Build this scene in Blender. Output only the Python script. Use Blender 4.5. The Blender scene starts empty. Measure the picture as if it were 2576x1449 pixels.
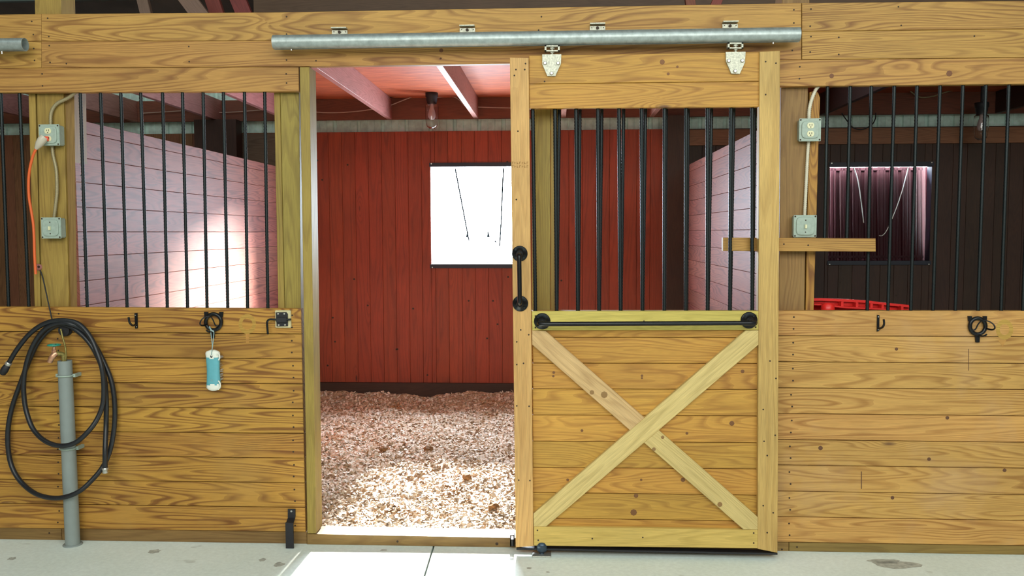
import bpy, bmesh, math, random
import numpy as np
from mathutils import Vector, Matrix
random.seed(7); np.random.seed(7)
SC = bpy.context.scene
COL = SC.collection

# ------------------------------------------------------------ camera
F = 2150.0; CX, CY = 1288.0, 724.5
CAM_Y = -4.13
Yv = Vector((109, 141, -2150)).normalized()
Zv = Vector((-112, 32276, 2150)); Zv = (Zv - Yv * Zv.dot(Yv)).normalized()
Xv = Yv.cross(Zv)
def _dir(px, py):
    v = Vector((px - CX, -(py - CY), -F))
    return Vector((Xv.dot(v), Yv.dot(v), Zv.dot(v)))
_d = _dir(1289, 1377)
CAM_H = -_d.z / _d.y * (0 - CAM_Y)
CAMP = Vector((0, CAM_Y, CAM_H))
cam_d = bpy.data.cameras.new('camera'); cam = bpy.data.objects.new('camera', cam_d); COL.objects.link(cam)
M = Matrix((Xv, Yv, Zv)).to_4x4(); M.translation = CAMP
cam.matrix_world = M
cam_d.sensor_width = 36; cam_d.lens = F / 2576 * 36; cam_d.clip_start = 0.05; cam_d.clip_end = 500
SC.camera = cam
def P(px, py, Y=0.0):
    d = _dir(px, py); t = (Y - CAM_Y) / d.y; return CAMP + d * t
def PX(px, py, X):
    d = _dir(px, py); t = X / d.x; return CAMP + d * t
def PZ(px, py, Z=0.0):
    d = _dir(px, py); t = (Z - CAM_H) / d.z; return CAMP + d * t
def XZ(px, py, Y): p = P(px, py, Y); return (p.x, p.z)

# ------------------------------------------------------------ world, sun, big lights, exposure
vs = SC.view_settings; vs.view_transform = 'Standard'; vs.look = 'None'; vs.gamma = 1; vs.use_curve_mapping = False
vs.exposure = 0.0
SC.cycles.use_denoising = True; SC.cycles.max_bounces = 8; SC.cycles.diffuse_bounces = 5
SC.cycles.sample_clamp_indirect = 6
W = bpy.data.worlds.new('world'); SC.world = W; W.use_nodes = True
bg = W.node_tree.nodes['Background']; bg.inputs[0].default_value = (0.74, 0.87, 1.0, 1); bg.inputs[1].default_value = 75.0
SUN_E = math.radians(27)
sun_d = bpy.data.lights.new('sun', 'SUN'); sun = bpy.data.objects.new('sun', sun_d); COL.objects.link(sun)
sun_d.energy = 44; sun_d.angle = math.radians(4.0); sun_d.color = (1, 0.95, 0.86)
sun.rotation_euler = Vector((0, -math.cos(SUN_E), -math.sin(SUN_E))).to_track_quat('-Z', 'Y').to_euler(); sun.location = (0, 12, 8)
# second low sun, added to throw the bright patch on the left partition
gl_d = bpy.data.lights.new('added_glare_sun', 'SUN'); gl = bpy.data.objects.new('added_glare_sun', gl_d); COL.objects.link(gl)
gl_d.energy = 120; gl_d.angle = math.radians(20); gl_d.color = (1, 0.93, 0.86); gl.location = (8, 12, 6)
gl.rotation_euler = Vector((-0.70, -0.80, -0.37)).to_track_quat('-Z', 'Y').to_euler()
def area(name, loc, target, sx, sy, power, color):
    d = bpy.data.lights.new(name, 'AREA'); o = bpy.data.objects.new(name, d); COL.objects.link(o)
    d.shape = 'RECTANGLE'; d.size = sx; d.size_y = sy; d.energy = power; d.color = color
    o.location = loc; o.rotation_euler = (Vector(target) - Vector(loc)).to_track_quat('-Z', 'Y').to_euler(); return o
area('aisle_daylight', (0.6, -6.0, 3.6), (0.3, 0, 0.9), 9, 2.4, 400, (0.97, 1.0, 0.93))
area('floor_fill_light', (0.2, -2.4, 4.6), (0.2, -1.6, 0), 10, 1.2, 75, (0.80, 1.0, 1.0))  # overhead cool fill, added only to lighten the aisle floor

for _q0, _q1 in (((1083, 420), (1334, 664)),):
    _a = P(*_q0, 3.74); _b = P(*_q1, 3.74)
    _o = area('window_daylight_portal', ((_a.x + _b.x) / 2, 3.74, (_a.z + _b.z) / 2), ((_a.x + _b.x) / 2, 0, (_a.z + _b.z) / 2), _b.x - _a.x, _a.z - _b.z, 10, (1, 1, 1))
    _o.data.cycles.is_portal = True

# ------------------------------------------------------------ materials
def newmat(name):
    m = bpy.data.materials.new(name); m.use_nodes = True
    nt = m.node_tree; b = nt.nodes['Principled BSDF']; return m, nt, b
def N(nt, t, **kw):
    n = nt.nodes.new(t)
    for k, v in kw.items():
        if k.startswith('i_'):
            n.inputs[int(k[2:])].default_value = v
        else: setattr(n, k, v)
    return n
def math_(nt, op, a, b=None, clamp=False):
    n = nt.nodes.new('ShaderNodeMath'); n.operation = op; n.use_clamp = clamp
    for i, x in enumerate((a, b)):
        if x is None: continue
        if isinstance(x, (int, float)): n.inputs[i].default_value = x
        else: nt.links.new(x, n.inputs[i])
    return n.outputs[0]
def ramp(nt, fac, stops):
    r = nt.nodes.new('ShaderNodeValToRGB'); nt.links.new(fac, r.inputs[0])
    el = r.color_ramp.elements
    while len(el) < len(stops): el.new(0.5)
    for e, (p, c) in zip(el, stops):
        e.position = p; e.color = (*c, 1) if len(c) == 3 else (c[0], c[0], c[0], 1)
    return r.outputs[0]
def mix(nt, fac, a, b, mode='MIX'):
    n = nt.nodes.new('ShaderNodeMix'); n.data_type = 'RGBA'; n.blend_type = mode
    for sock, x in ((n.inputs[0], fac), (n.inputs[6], a), (n.inputs[7], b)):
        if isinstance(x, (int, float)): sock.default_value = x
        elif isinstance(x, tuple): sock.default_value = (*x, 1)
        else: nt.links.new(x, sock)
    return n.outputs[2]
def mapped(nt, vec, s):
    n = nt.nodes.new('ShaderNodeMapping'); n.inputs['Scale'].default_value = s; nt.links.new(vec, n.inputs[0]); return n.outputs[0]
def noise(nt, vec, scale=1, detail=2, rough=0.5):
    n = nt.nodes.new('ShaderNodeTexNoise'); n.inputs['Scale'].default_value = scale
    n.inputs['Detail'].default_value = detail; n.inputs['Roughness'].default_value = rough
    nt.links.new(vec, n.inputs['Vector']); return n.outputs[0]

def wood(name, light, dark, knot=(0.12, 0.05, 0.02), rings=26, contrast=1.0, vary=0.22, rough=0.6, knots=True, dust=None, hue=0.03):
    m, nt, b = newmat(name)
    at = N(nt, 'ShaderNodeAttribute', attribute_name='gc'); g = at.outputs['Vector']
    sep = N(nt, 'ShaderNodeSeparateXYZ'); nt.links.new(g, sep.inputs[0])
    n1 = noise(nt, mapped(nt, g, (0.62, 7.5, 1.7)), 1, 1.5, 0.45)
    v = math_(nt, 'MULTIPLY', n1, rings)
    v = math_(nt, 'ADD', v, math_(nt, 'MULTIPLY', sep.outputs[1], 14))
    vo = N(nt, 'ShaderNodeTexVoronoi'); vo.inputs['Scale'].default_value = 1
    nt.links.new(mapped(nt, g, (1.9, 6.5, 0.1)), vo.inputs['Vector'])
    dist = vo.outputs['Distance']
    sc = N(nt, 'ShaderNodeSeparateColor'); nt.links.new(vo.outputs['Color'], sc.inputs[0])
    mask = math_(nt, 'GREATER_THAN', sc.outputs[0], 0.62)
    if knots:
        bump_ = math_(nt, 'MULTIPLY', math_(nt, 'POWER', math_(nt, 'SUBTRACT', 1.0, math_(nt, 'MULTIPLY', dist, 2.4, False), True), 2), mask)
        v = math_(nt, 'ADD', v, math_(nt, 'MULTIPLY', bump_, 4.0))
    fr = math_(nt, 'FRACT', v)
    line = ramp(nt, fr, [(0.0, (0.05,)), (0.40, (0.18,)), (0.80, (1.0,)), (0.96, (0.55,))])
    line.node.color_ramp.interpolation = 'EASE'
    soft = noise(nt, mapped(nt, g, (1.2, 9, 3)), 1, 3, 0.6)
    k = math_(nt, 'MULTIPLY', line, math_(nt, 'ADD', math_(nt, 'MULTIPLY', soft, 1.9), -0.22, True), True)
    k = math_(nt, 'MULTIPLY', k, contrast, True)
    col = mix(nt, k, light, dark)
    fib = noise(nt, mapped(nt, g, (9, 330, 40)), 1, 2, 0.7)
    col = mix(nt, 1.0, col, ramp(nt, fib, [(0.3, (0.80,)), (0.7, (1.14,))]), 'MULTIPLY')
    big = noise(nt, mapped(nt, g, (1.6, 3.2, 1)), 1, 2, 0.6)
    col = mix(nt, 1.0, col, ramp(nt, big, [(0.3, (1 - vary * .8,)), (0.7, (1 + vary * .5,))]), 'MULTIPLY')
    snp = math_(nt, 'SNAP', sep.outputs[2], 10.0)
    wn = N(nt, 'ShaderNodeTexWhiteNoise', noise_dimensions='1D'); nt.links.new(snp, wn.inputs['W'])
    hs = N(nt, 'ShaderNodeHueSaturation')
    nt.links.new(math_(nt, 'ADD', math_(nt, 'MULTIPLY', wn.outputs[0], vary), 1 - vary * .55), hs.inputs['Value'])
    sw = N(nt, 'ShaderNodeSeparateColor'); nt.links.new(wn.outputs[1], sw.inputs[0])
    nt.links.new(math_(nt, 'ADD', math_(nt, 'MULTIPLY', sw.outputs[1], hue), 0.5 - hue * .5), hs.inputs['Hue'])
    nt.links.new(col, hs.inputs['Color']); col = hs.outputs[0]
    if knots:
        kk = math_(nt, 'MULTIPLY', ramp(nt, dist, [(0.035, (1.0,)), (0.085, (0.0,))]), mask)
        col = mix(nt, math_(nt, 'MULTIPLY', kk, 0.85), col, knot)
    if dust:
        geo = N(nt, 'ShaderNodeNewGeometry')
        dn = noise(nt, geo.outputs['Position'], 1.7, 4, 0.65)
        col = mix(nt, ramp(nt, dn, [(0.52, (0.0,)), (0.72, (0.45,))]), col, dust)
    nt.links.new(col, b.inputs['Base Color']); b.inputs['Roughness'].default_value = rough
    bp = N(nt, 'ShaderNodeBump'); bp.inputs['Strength'].default_value = 0.12; bp.inputs['Distance'].default_value = 0.002
    nt.links.new(fib, bp.inputs['Height']); nt.links.new(bp.outputs[0], b.inputs['Normal'])
    return m
def plain(name, col, rough=0.5, metal=0.0, speck=0.0, scale=60, spec=0.5):
    m, nt, b = newmat(name)
    b.inputs['Roughness'].default_value = rough; b.inputs['Metallic'].default_value = metal
    b.inputs['Specular IOR Level'].default_value = spec
    tc = N(nt, 'ShaderNodeTexCoord')
    n = noise(nt, tc.outputs['Object'], scale, 3, 0.6)
    nt.links.new(mix(nt, 1.0, col, ramp(nt, n, [(0.3, (1 - speck,)), (0.7, (1 + speck,))]), 'MULTIPLY'), b.inputs['Base Color'])
    return m
WF = wood('golden_pine', (0.50, 0.265, 0.042), (0.21, 0.082, 0.010), contrast=1.25, dust=(0.42, 0.24, 0.06), hue=0.012, vary=0.16)
WR = wood('light_golden_pine', (0.60, 0.34, 0.092), (0.33, 0.145, 0.028), contrast=0.95, dust=(0.52, 0.34, 0.18), hue=0.010, vary=0.14)
WH = wood('header_pine', (0.49, 0.265, 0.062), (0.24, 0.10, 0.02), contrast=1.05, hue=0.01, vary=0.14)
WP = wood('greenish_treated_pine', (0.36, 0.255, 0.05), (0.22, 0.14, 0.025), contrast=0.7, rings=18)
WPD = wood('brownish_treated_pine', (0.27, 0.165, 0.045), (0.17, 0.09, 0.02), contrast=0.7, rings=18)
WST = wood('door_stile_pine', (0.62, 0.38, 0.125), (0.42, 0.23, 0.06), contrast=0.6, rings=14)
WY = wood('yellow_rail_pine', (0.62, 0.47, 0.115), (0.42, 0.31, 0.06), contrast=0.6, rings=14, vary=0.1)
WX = wood('pale_brace_pine', (0.66, 0.48, 0.20), (0.46, 0.31, 0.11), contrast=0.75, rings=16, vary=0.08)
WD = wood('door_panel_pine', (0.56, 0.30, 0.05), (0.33, 0.145, 0.02), contrast=0.85, hue=0.01, vary=0.14)
WRED = wood('red_stained_boards', (0.33, 0.050, 0.016), (0.15, 0.022, 0.008), contrast=0.55, knot=(0.05, 0.01, 0.006), rings=10, vary=0.16, hue=0.004)
WPART = wood('partition_stained_boards', (0.25, 0.08, 0.055), (0.12, 0.034, 0.025), contrast=1.0, knot=(0.05, 0.015, 0.01), vary=0.2, rough=0.55, hue=0.01)
WPART.node_tree.nodes['Principled BSDF'].inputs['Specular IOR Level'].default_value = 0.28
WDK = wood('dark_brown_and_shade_boards', (0.05, 0.022, 0.012), (0.03, 0.012, 0.008), contrast=0.6, vary=0.3)  # dark brown wood; on the right stall wall it also carries shade
WDIM = wood('weathered_back_boards', (0.28, 0.12, 0.055), (0.15, 0.055, 0.025), contrast=0.6)
WGREY = wood('grey_weathered_boards', (0.17, 0.11, 0.07), (0.09, 0.05, 0.03), contrast=0.7)
WJ = wood('pink_stained_joist_wood', (0.46, 0.21, 0.18), (0.28, 0.10, 0.085), contrast=0.6, vary=0.15, knots=False)
WJD = wood('dark_rim_wood', (0.22, 0.05, 0.03), (0.13, 0.03, 0.018), contrast=0.6)
WTR = wood('truss_wood', (0.20, 0.12, 0.09), (0.12, 0.07, 0.05), contrast=0.5)
NAIL = plain('nail_hole_dark', (0.035, 0.018, 0.008), 0.7)
STEEL = plain('blackened_rebar', (0.016, 0.022, 0.024), 0.42, 0.6, 0.3, 200)
BLACK = plain('black_iron', (0.008, 0.009, 0.011), 0.3, 0.3, 0.3, 90)
BLACKM = plain('matte_black_paint', (0.012, 0.012, 0.016), 0.55, 0.0, 0.2, 90)
BOLT = plain('zinc_screw', (0.6, 0.6, 0.56), 0.35, 0.8, 0.2, 300)
GALV = plain('galvanised_pipe', (0.38, 0.43, 0.42), 0.42, 0.55, 0.2, 35)
ZINC = plain('zinc_plate', (0.50, 0.50, 0.41), 0.5, 0.4, 0.3, 120)
PVC = plain('grey_pvc', (0.25, 0.29, 0.28), 0.45, 0, 0.06, 12)
BOXG = plain('grey_green_box', (0.34, 0.42, 0.36), 0.5, 0, 0.1, 60)
CREAM = plain('cream_plastic', (0.72, 0.70, 0.45), 0.4)
COND = plain('armoured_conduit', (0.33, 0.28, 0.16), 0.5, 0.3, 0.15, 150)
COND2 = plain('pale_cable', (0.62, 0.58, 0.45), 0.5, 0, 0.1, 50)
RUB = plain('black_rubber_hose', (0.012, 0.014, 0.018), 0.38, 0, 0.25, 60)
ORANGE = plain('orange_cord', (0.75, 0.13, 0.03), 0.5)
CLEARP = plain('milky_plastic', (0.55, 0.5, 0.4), 0.3)
TEAL = plain('teal_paint', (0.03, 0.28, 0.2), 0.35)
COPPER = plain('copper_brass', (0.65, 0.35, 0.22), 0.35, 0.7, 0.2, 80)
BRASS = plain('dull_brass', (0.3, 0.25, 0.08), 0.45, 0.6, 0.3, 80)
WHITEP = plain('white_plastic', (0.82, 0.84, 0.76), 0.35)
BLUEP = plain('light_blue_rubber', (0.12, 0.40, 0.47), 0.5, 0, 0.05, 40)
CORDB = plain('pale_blue_cord', (0.30, 0.42, 0.42), 0.7)
CREAMW = plain('cream_painted_block', (0.62, 0.55, 0.32), 0.6, 0, 0.1, 40)
REDP = plain('red_plastic', (0.75, 0.025, 0.02), 0.35)
SIDING = plain('pale_green_metal_siding', (0.70, 0.93, 0.86), 0.5, 0.0, 0.18, 14)
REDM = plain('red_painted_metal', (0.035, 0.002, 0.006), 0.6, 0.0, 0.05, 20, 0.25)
PALEM = plain('sunlit_pale_metal', (0.78, 0.78, 0.76), 0.45, 0.1, 0.05, 20)  # red hatch coloured pale to stand in for its sunlit, overexposed face
JCH = plain('dark_window_channel', (0.01, 0.014, 0.03), 0.5)
WIREW = plain('white_romex', (0.5, 0.36, 0.3), 0.6)
ROOFM = plain('roof_underside', (0.055, 0.038, 0.028), 0.8, 0, 0.3, 3)
ENDW = plain('aisle_far_walls', (0.30, 0.19, 0.09), 0.8, 0, 0.2, 3)
INKM = plain('faded_ink', (0.33, 0.17, 0.045), 0.7)
FADE = wood('faded_patch_pine', (0.50, 0.285, 0.06), (0.38, 0.19, 0.035), contrast=0.5, vary=0.05)
SPOT = plain('concrete_stain', (0.42, 0.43, 0.38), 0.8, 0, 0.3, 40)
def glass(name):
    m, nt, b = newmat(name); b.inputs['Transmission Weight'].default_value = 1; b.inputs['Roughness'].default_value = 0.02
    b.inputs['IOR'].default_value = 1.45; b.inputs['Base Color'].default_value = (0.95, 0.95, 0.95, 1); return m
GLASS = glass('jar_glass')
def mat_concrete():
    m, nt, b = newmat('aisle_concrete')
    g = N(nt, 'ShaderNodeNewGeometry').outputs['Position']
    a = noise(nt, g, 1.3, 5, 0.6); c = noise(nt, g, 45, 3, 0.7)
    col = ramp(nt, a, [(0.3, (0.70, 0.79, 0.73)), (0.7, (0.82, 0.90, 0.86))])
    col = mix(nt, 1.0, col, ramp(nt, c, [(0.3, (0.92,)), (0.7, (1.06,))]), 'MULTIPLY')
    s = noise(nt, mapped(nt, g, (3, 5, 1)), 2.2, 2, 0.5)
    col = mix(nt, ramp(nt, s, [(0.70, (0.0,)), (0.74, (0.35,))]), col, (0.30, 0.32, 0.27))
    nt.links.new(col, b.inputs['Base Color']); b.inputs['Roughness'].default_value = 0.62
    return m
CONC = mat_concrete()
def mat_bed(name, chips):
    m, nt, b = newmat(name)
    g = N(nt, 'ShaderNodeNewGeometry').outputs['Position']
    if chips:
        at = N(nt, 'ShaderNodeAttribute', attribute_name='gc'); sep = N(nt, 'ShaderNodeSeparateXYZ'); nt.links.new(at.outputs['Vector'], sep.inputs[0])
        col = ramp(nt, sep.outputs[0], [(0.0, (0.42, 0.24, 0.11)), (0.25, (0.74, 0.60, 0.44)), (1.0, (0.88, 0.79, 0.68))])
    else:
        c = noise(nt, g, 70, 3, 0.7)
        col = ramp(nt, c, [(0.35, (0.34, 0.19, 0.09)), (0.6, (0.70, 0.54, 0.38))])
    d = noise(nt, mapped(nt, g, (1, 1.6, 1)), 2.6, 4, 0.62)
    col = mix(nt, ramp(nt, d, [(0.55, (0.0,)), (0.68, (0.75,))]), col, (0.42, 0.22, 0.07))
    nt.links.new(col, b.inputs['Base Color']); b.inputs['Roughness'].default_value = 0.8
    return m
BED = mat_bed('wood_shavings_bed', False); CHIP = mat_bed('wood_shaving_chips', True)
def mat_osb():
    m, nt, b = newmat('osb_ceiling')
    g = N(nt, 'ShaderNodeNewGeometry').outputs['Position']
    a = noise(nt, mapped(nt, g, (5, 26, 1)), 1, 4, 0.65)
    col = ramp(nt, a, [(0.3, (0.34, 0.06, 0.025)), (0.7, (0.66, 0.16, 0.06))])
    nt.links.new(col, b.inputs['Base Color']); b.inputs['Roughness'].default_value = 0.7
    return m
OSB = mat_osb()

# ------------------------------------------------------------ mesh builder
RID = [0]
def rid():
    RID[0] += 1; return (random.random() * 60, random.random() * 60, RID[0] * 10.0)
class MB:
    def __init__(s): s.v = []; s.f = []; s.g = []; s.m = []; s.s = []
    def add(s, vs_, fs, gs=None, mi=0, sm=False):
        o = len(s.v); s.v += [tuple(v) for v in vs_]
        s.g += [tuple(g) for g in gs] if gs is not None else [tuple(v) for v in vs_]
        for f in fs: s.f.append(tuple(o + i for i in f)); s.m.append(mi); s.s.append(sm)
    def build(s, name, mats, parent=None, recalc=True):
        if not isinstance(mats, (list, tuple)): mats = [mats]
        V = np.array(s.v, dtype=float)
        if parent is None:
            o3 = Vector(((V[:, 0].min() + V[:, 0].max()) / 2, (V[:, 1].min() + V[:, 1].max()) / 2, V[:, 2].min()))
        else:
            o3 = Vector((0, 0, 0)); q = parent
            while q is not None: o3 += q.location; q = q.parent
        V = V - np.array(o3)
        me = bpy.data.meshes.new(name); me.from_pydata([tuple(v) for v in V], [], s.f)
        for m in mats: me.materials.append(m)
        me.polygons.foreach_set('material_index', s.m); me.polygons.foreach_set('use_smooth', s.s)
        at = me.attributes.new('gc', 'FLOAT_VECTOR', 'POINT'); at.data.foreach_set('vector', np.array(s.g, dtype=float).ravel())
        if recalc:
            bm = bmesh.new(); bm.from_mesh(me); bmesh.ops.recalc_face_normals(bm, faces=bm.faces); bm.to_mesh(me); bm.free()
        me.update()
        o = bpy.data.objects.new(name, me); COL.objects.link(o)
        if parent is None: o.location = o3
        else: o.parent = parent
        return o
def tag(o, label=None, cat=None, group=None, kind=None):
    if label: o['label'] = label
    if cat: o['category'] = cat
    if group: o['group'] = group
    if kind: o['kind'] = kind
    return o
def empty(name, loc, label, cat, group=None):
    o = bpy.data.objects.new(name, None); COL.objects.link(o); o.location = loc; o.empty_display_size = 0.1
    return tag(o, label, cat, group)
def struct(mb, name, mats, label=None):
    o = mb.build(name, mats); return tag(o, label, kind='structure')

def inset(poly, c):
    n = len(poly); out = []
    A = sum(poly[i][0] * poly[(i + 1) % n][1] - poly[(i + 1) % n][0] * poly[i][1] for i in range(n))
    sg = 1 if A > 0 else -1
    for i in range(n):
        p0 = Vector(poly[i - 1]); p1 = Vector(poly[i]); p2 = Vector(poly[(i + 1) % n])
        e1 = (p1 - p0).normalized(); e2 = (p2 - p1).normalized()
        n1 = Vector((-e1.y, e1.x)) * sg; n2 = Vector((-e2.y, e2.x)) * sg
        b = n1 + n2; d = b.dot(n1)
        out.append(tuple(p1 + b * (c / max(d, 0.25))))
    return out
def slab(mb, poly, y0, y1, along=(1, 0), mi=0, c=0.0018, g=None):
    """wooden piece: outline poly (x,z) extruded from y0 (front) to y1, front edge eased"""
    if g is None: g = rid()
    a = Vector(along).normalized(); p = Vector((-a.y, a.x)); n = len(poly)
    ins = inset(poly, c); V = []; G = []
    cx = sum(q[0] for q in poly) / n; cz = sum(q[1] for q in poly) / n
    for ring, y in ((ins, y0), (poly, y0 + c), (poly, y1)):
        for (x, z) in ring:
            V.append((x, y, z)); q = Vector((x - cx, z - cz))
            G.append((q.dot(a) + g[0], q.dot(p) + (y - y0) + g[1], g[2] + 5))
    Fs = [tuple(range(n)), tuple(range(2 * n, 3 * n))]
    for r in (0, 1):
        for i in range(n):
            j = (i + 1) % n; Fs.append((r * n + i, r * n + j, (r + 1) * n + j, (r + 1) * n + i))
    mb.add(V, Fs, G, mi)
def pq(mb, q, y0, y1, along=(1, 0), mi=0, c=0.0018):
    """same, outline given as photo points on the plane y0"""
    slab(mb, [XZ(x, y, y0) for x, y in q], y0, y1, along, mi, c)
def beam(mb, a, b, w, t, mi=0, c=0.0015, g=None):
    """board from a to b (centre line), w and t the half-extent vectors"""
    a = Vector(a); b = Vector(b); w = Vector(w); t = Vector(t)
    if g is None: g = rid()
    L = (b - a).length; V = []; G = []; wl = w.length; tl = t.length
    prof = [(-1, -1 + c / tl), (-1 + c / wl, -1), (1 - c / wl, -1), (1, -1 + c / tl), (1, 1 - c / tl), (1 - c / wl, 1), (-1 + c / wl, 1), (-1, 1 - c / tl)]
    for e, x in ((a, 0), (b, L)):
        for (u, v) in prof:
            V.append(e + w * u + t * v)
            wide, thin = (u * wl, v * tl) if wl >= tl else (v * tl, u * wl)
            G.append((x + g[0], wide + thin + g[1], g[2] + 5))
    Fs = [tuple(range(8)), tuple(range(8, 16))] + [(i, (i + 1) % 8, 8 + (i + 1) % 8, 8 + i) for i in range(8)]
    mb.add(V, Fs, G, mi)
def box(mb, p0, p1, mi=0, c=0.0):
    x0, y0, z0 = p0; x1, y1, z1 = p1
    if c > 0:
        vs_ = []
        bm = bmesh.new(); bmesh.ops.create_cube(bm, size=1)
        for v in bm.verts: v.co = Vector(((x0 + x1) / 2 + v.co.x * (x1 - x0), (y0 + y1) / 2 + v.co.y * (y1 - y0), (z0 + z1) / 2 + v.co.z * (z1 - z0)))
        bmesh.ops.bevel(bm, geom=bm.edges[:], offset=c, segments=2, affect='EDGES')
        bm.verts.index_update()
        mb.add([v.co[:] for v in bm.verts], [[v.index for v in f.verts] for f in bm.faces], None, mi); bm.free(); return
    V = [(x, y, z) for x in (x0, x1) for y in (y0, y1) for z in (z0, z1)]
    mb.add(V, [(0, 1, 3, 2), (4, 6, 7, 5), (0, 4, 5, 1), (2, 3, 7, 6), (0, 2, 6, 4), (1, 5, 7, 3)], None, mi)
def smoothpath(pts, k=6):
    pts = [Vector(p) for p in pts]; out = []
    for i in range(len(pts) - 1):
        p0 = pts[max(i - 1, 0)]; p1 = pts[i]; p2 = pts[i + 1]; p3 = pts[min(i + 2, len(pts) - 1)]
        for j in range(k):
            t = j / k
            out.append(0.5 * ((2 * p1) + (p2 - p0) * t + (2 * p0 - 5 * p1 + 4 * p2 - p3) * t * t + (3 * p1 - p0 - 3 * p2 + p3) * t ** 3))
    out.append(pts[-1]); return out
def tube(mb, pts, r, segs=10, mi=0, rf=None, caps=True, flat=None):
    pts = [Vector(p) for p in pts]; n = len(pts); V = []; prev = None
    for i, p in enumerate(pts):
        d = (pts[min(i + 1, n - 1)] - pts[max(i - 1, 0)]).normalized()
        if prev is None:
            u = d.orthogonal().normalized()
        else:
            u = (prev - d * prev.dot(d)); u = u.normalized() if u.length > 1e-6 else d.orthogonal().normalized()
        prev = u; w = d.cross(u)
        rr = rf(i / (n - 1)) * r if rf else r
        for k in range(segs):
            a = 2 * math.pi * k / segs; V.append(p + u * math.cos(a) * rr + w * math.sin(a) * rr)
    Fs = []
    for i in range(n - 1):
        for k in range(segs):
            k2 = (k + 1) % segs; Fs.append((i * segs + k, i * segs + k2, (i + 1) * segs + k2, (i + 1) * segs + k))
    mb.add(V, Fs, None, mi, True)
    if caps:
        mb.add(V[:segs], [tuple(range(segs))], None, mi); mb.add(V[-segs:], [tuple(range(segs))], None, mi)
def lathe(mb, c, axis, prof, segs=24, mi=0, sm=True, caps=True):
    """prof: (radius, height) pairs along axis from c"""
    c = Vector(c); ax = Vector(axis).normalized(); u = ax.orthogonal().normalized(); w = ax.cross(u)
    V = []
    for (r, h) in prof:
        for k in range(segs):
            a = 2 * math.pi * k / segs; V.append(c + ax * h + (u * math.cos(a) + w * math.sin(a)) * max(r, 1e-5))
    Fs = [(i * segs + k, i * segs + (k + 1) % segs, (i + 1) * segs + (k + 1) % segs, (i + 1) * segs + k) for i in range(len(prof) - 1) for k in range(segs)]
    mb.add(V, Fs, None, mi, sm)
    if caps:
        mb.add(V[:segs], [tuple(range(segs))], None, mi); mb.add(V[-segs:], [tuple(range(segs))], None, mi)
def dot(mb, px, py, y, r=0.0045, mi=1):
    c = P(px, py, y); lathe(mb, c, (0, -1, 0), [(r, -0.001), (r, 0.0008), (r * .6, 0.0012)], 8, mi, False)
def plate(mb, q, y0, y1, mi=0):
    V = [P(x, y, y0) for x, y in q]; V = [(v.x, y0, v.z) for v in V] + [(v.x, y1, v.z) for v in V]; n = len(q)
    mb.add(V, [tuple(range(n)), tuple(range(n, 2 * n))] + [(i, (i + 1) % n, n + (i + 1) % n, n + i) for i in range(n)], None, mi)
def lerp(a, b, t): return a + (b - a) * t
Z_ = (0, 0, 1)

# ============================================================ SETTING
S = 0.0
XL = P(190, 600, 0.04).x            # left partition face
XR = 1.145                           # right partition face
YB = 3.66                            # back wall face
# ---- concrete floor with a control joint
mb = MB()
j0 = PZ(1089, 1380); j1 = PZ(1068, 1449)
dx = (j1.x - j0.x) / (j1.y - j0.y); jx = lambda y: j0.x + dx * (y - j0.y)
for (xa, xb, side) in ((-7, None, 0), (None, 7, 1)):
    if side == 0: q = [(-7, -8), (jx(-8) - .0045, -8), (jx(0.15) - .0045, 0.15), (-7, 0.15)]
    else: q = [(jx(-8) + .0045, -8), (7, -8), (7, 0.15), (jx(0.15) + .0045, 0.15)]
    V = [(x, y, 0) for x, y in q] + [(x, y, -.1) for x, y in q]
    mb.add(V, [(0, 1, 2, 3), (4, 5, 6, 7), (0, 1, 5, 4), (1, 2, 6, 5), (2, 3, 7, 6), (3, 0, 4, 7)], None, 0)
box(mb, (-7, -8, -.12), (7, .15, -.1), 1)
# worn stains that lie in the concrete
def stain(px, py, rx, ry, seed):
    c = PZ(px, py, 0.0006); rnd = random.Random(seed); V = [c]; n = 14
    for k in range(n):
        a = 2 * math.pi * k / n; q = 0.75 + rnd.random() * .4
        V.append(c + Vector((math.cos(a) * rx * q, math.sin(a) * ry * q, 0)))
    mb.add(V, [(0, k + 1, (k + 1) % n + 1) for k in range(n)], None, 2)
for i, s_ in enumerate([(2255, 1420, .11, .05), (2225, 1412, .08, .03), (702, 1420, .025, .03), (660, 1408, .018, .02), (790, 1418, .018, .008), (965, 1384, .018, .01), (1331, 1429, .012, .012), (1378, 1439, .01, .006), (388, 1387, .03, .03), (30, 1405, .02, .02)]):
    stain(*s_, i)
floor = struct(mb, 'floor', [CONC, NAIL, SPOT], 'pale greenish concrete aisle floor with a control joint')
# ---- stall ground under the bedding
mb = MB(); box(mb, (-7, .15, -.12), (7, 4.2, -.012)); struct(mb, 'floor_stalls', [plain('stall_dirt', (0.06, 0.035, 0.02), 0.9, 0, .3, 20)], 'dark dirt floor under the stalls')

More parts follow.
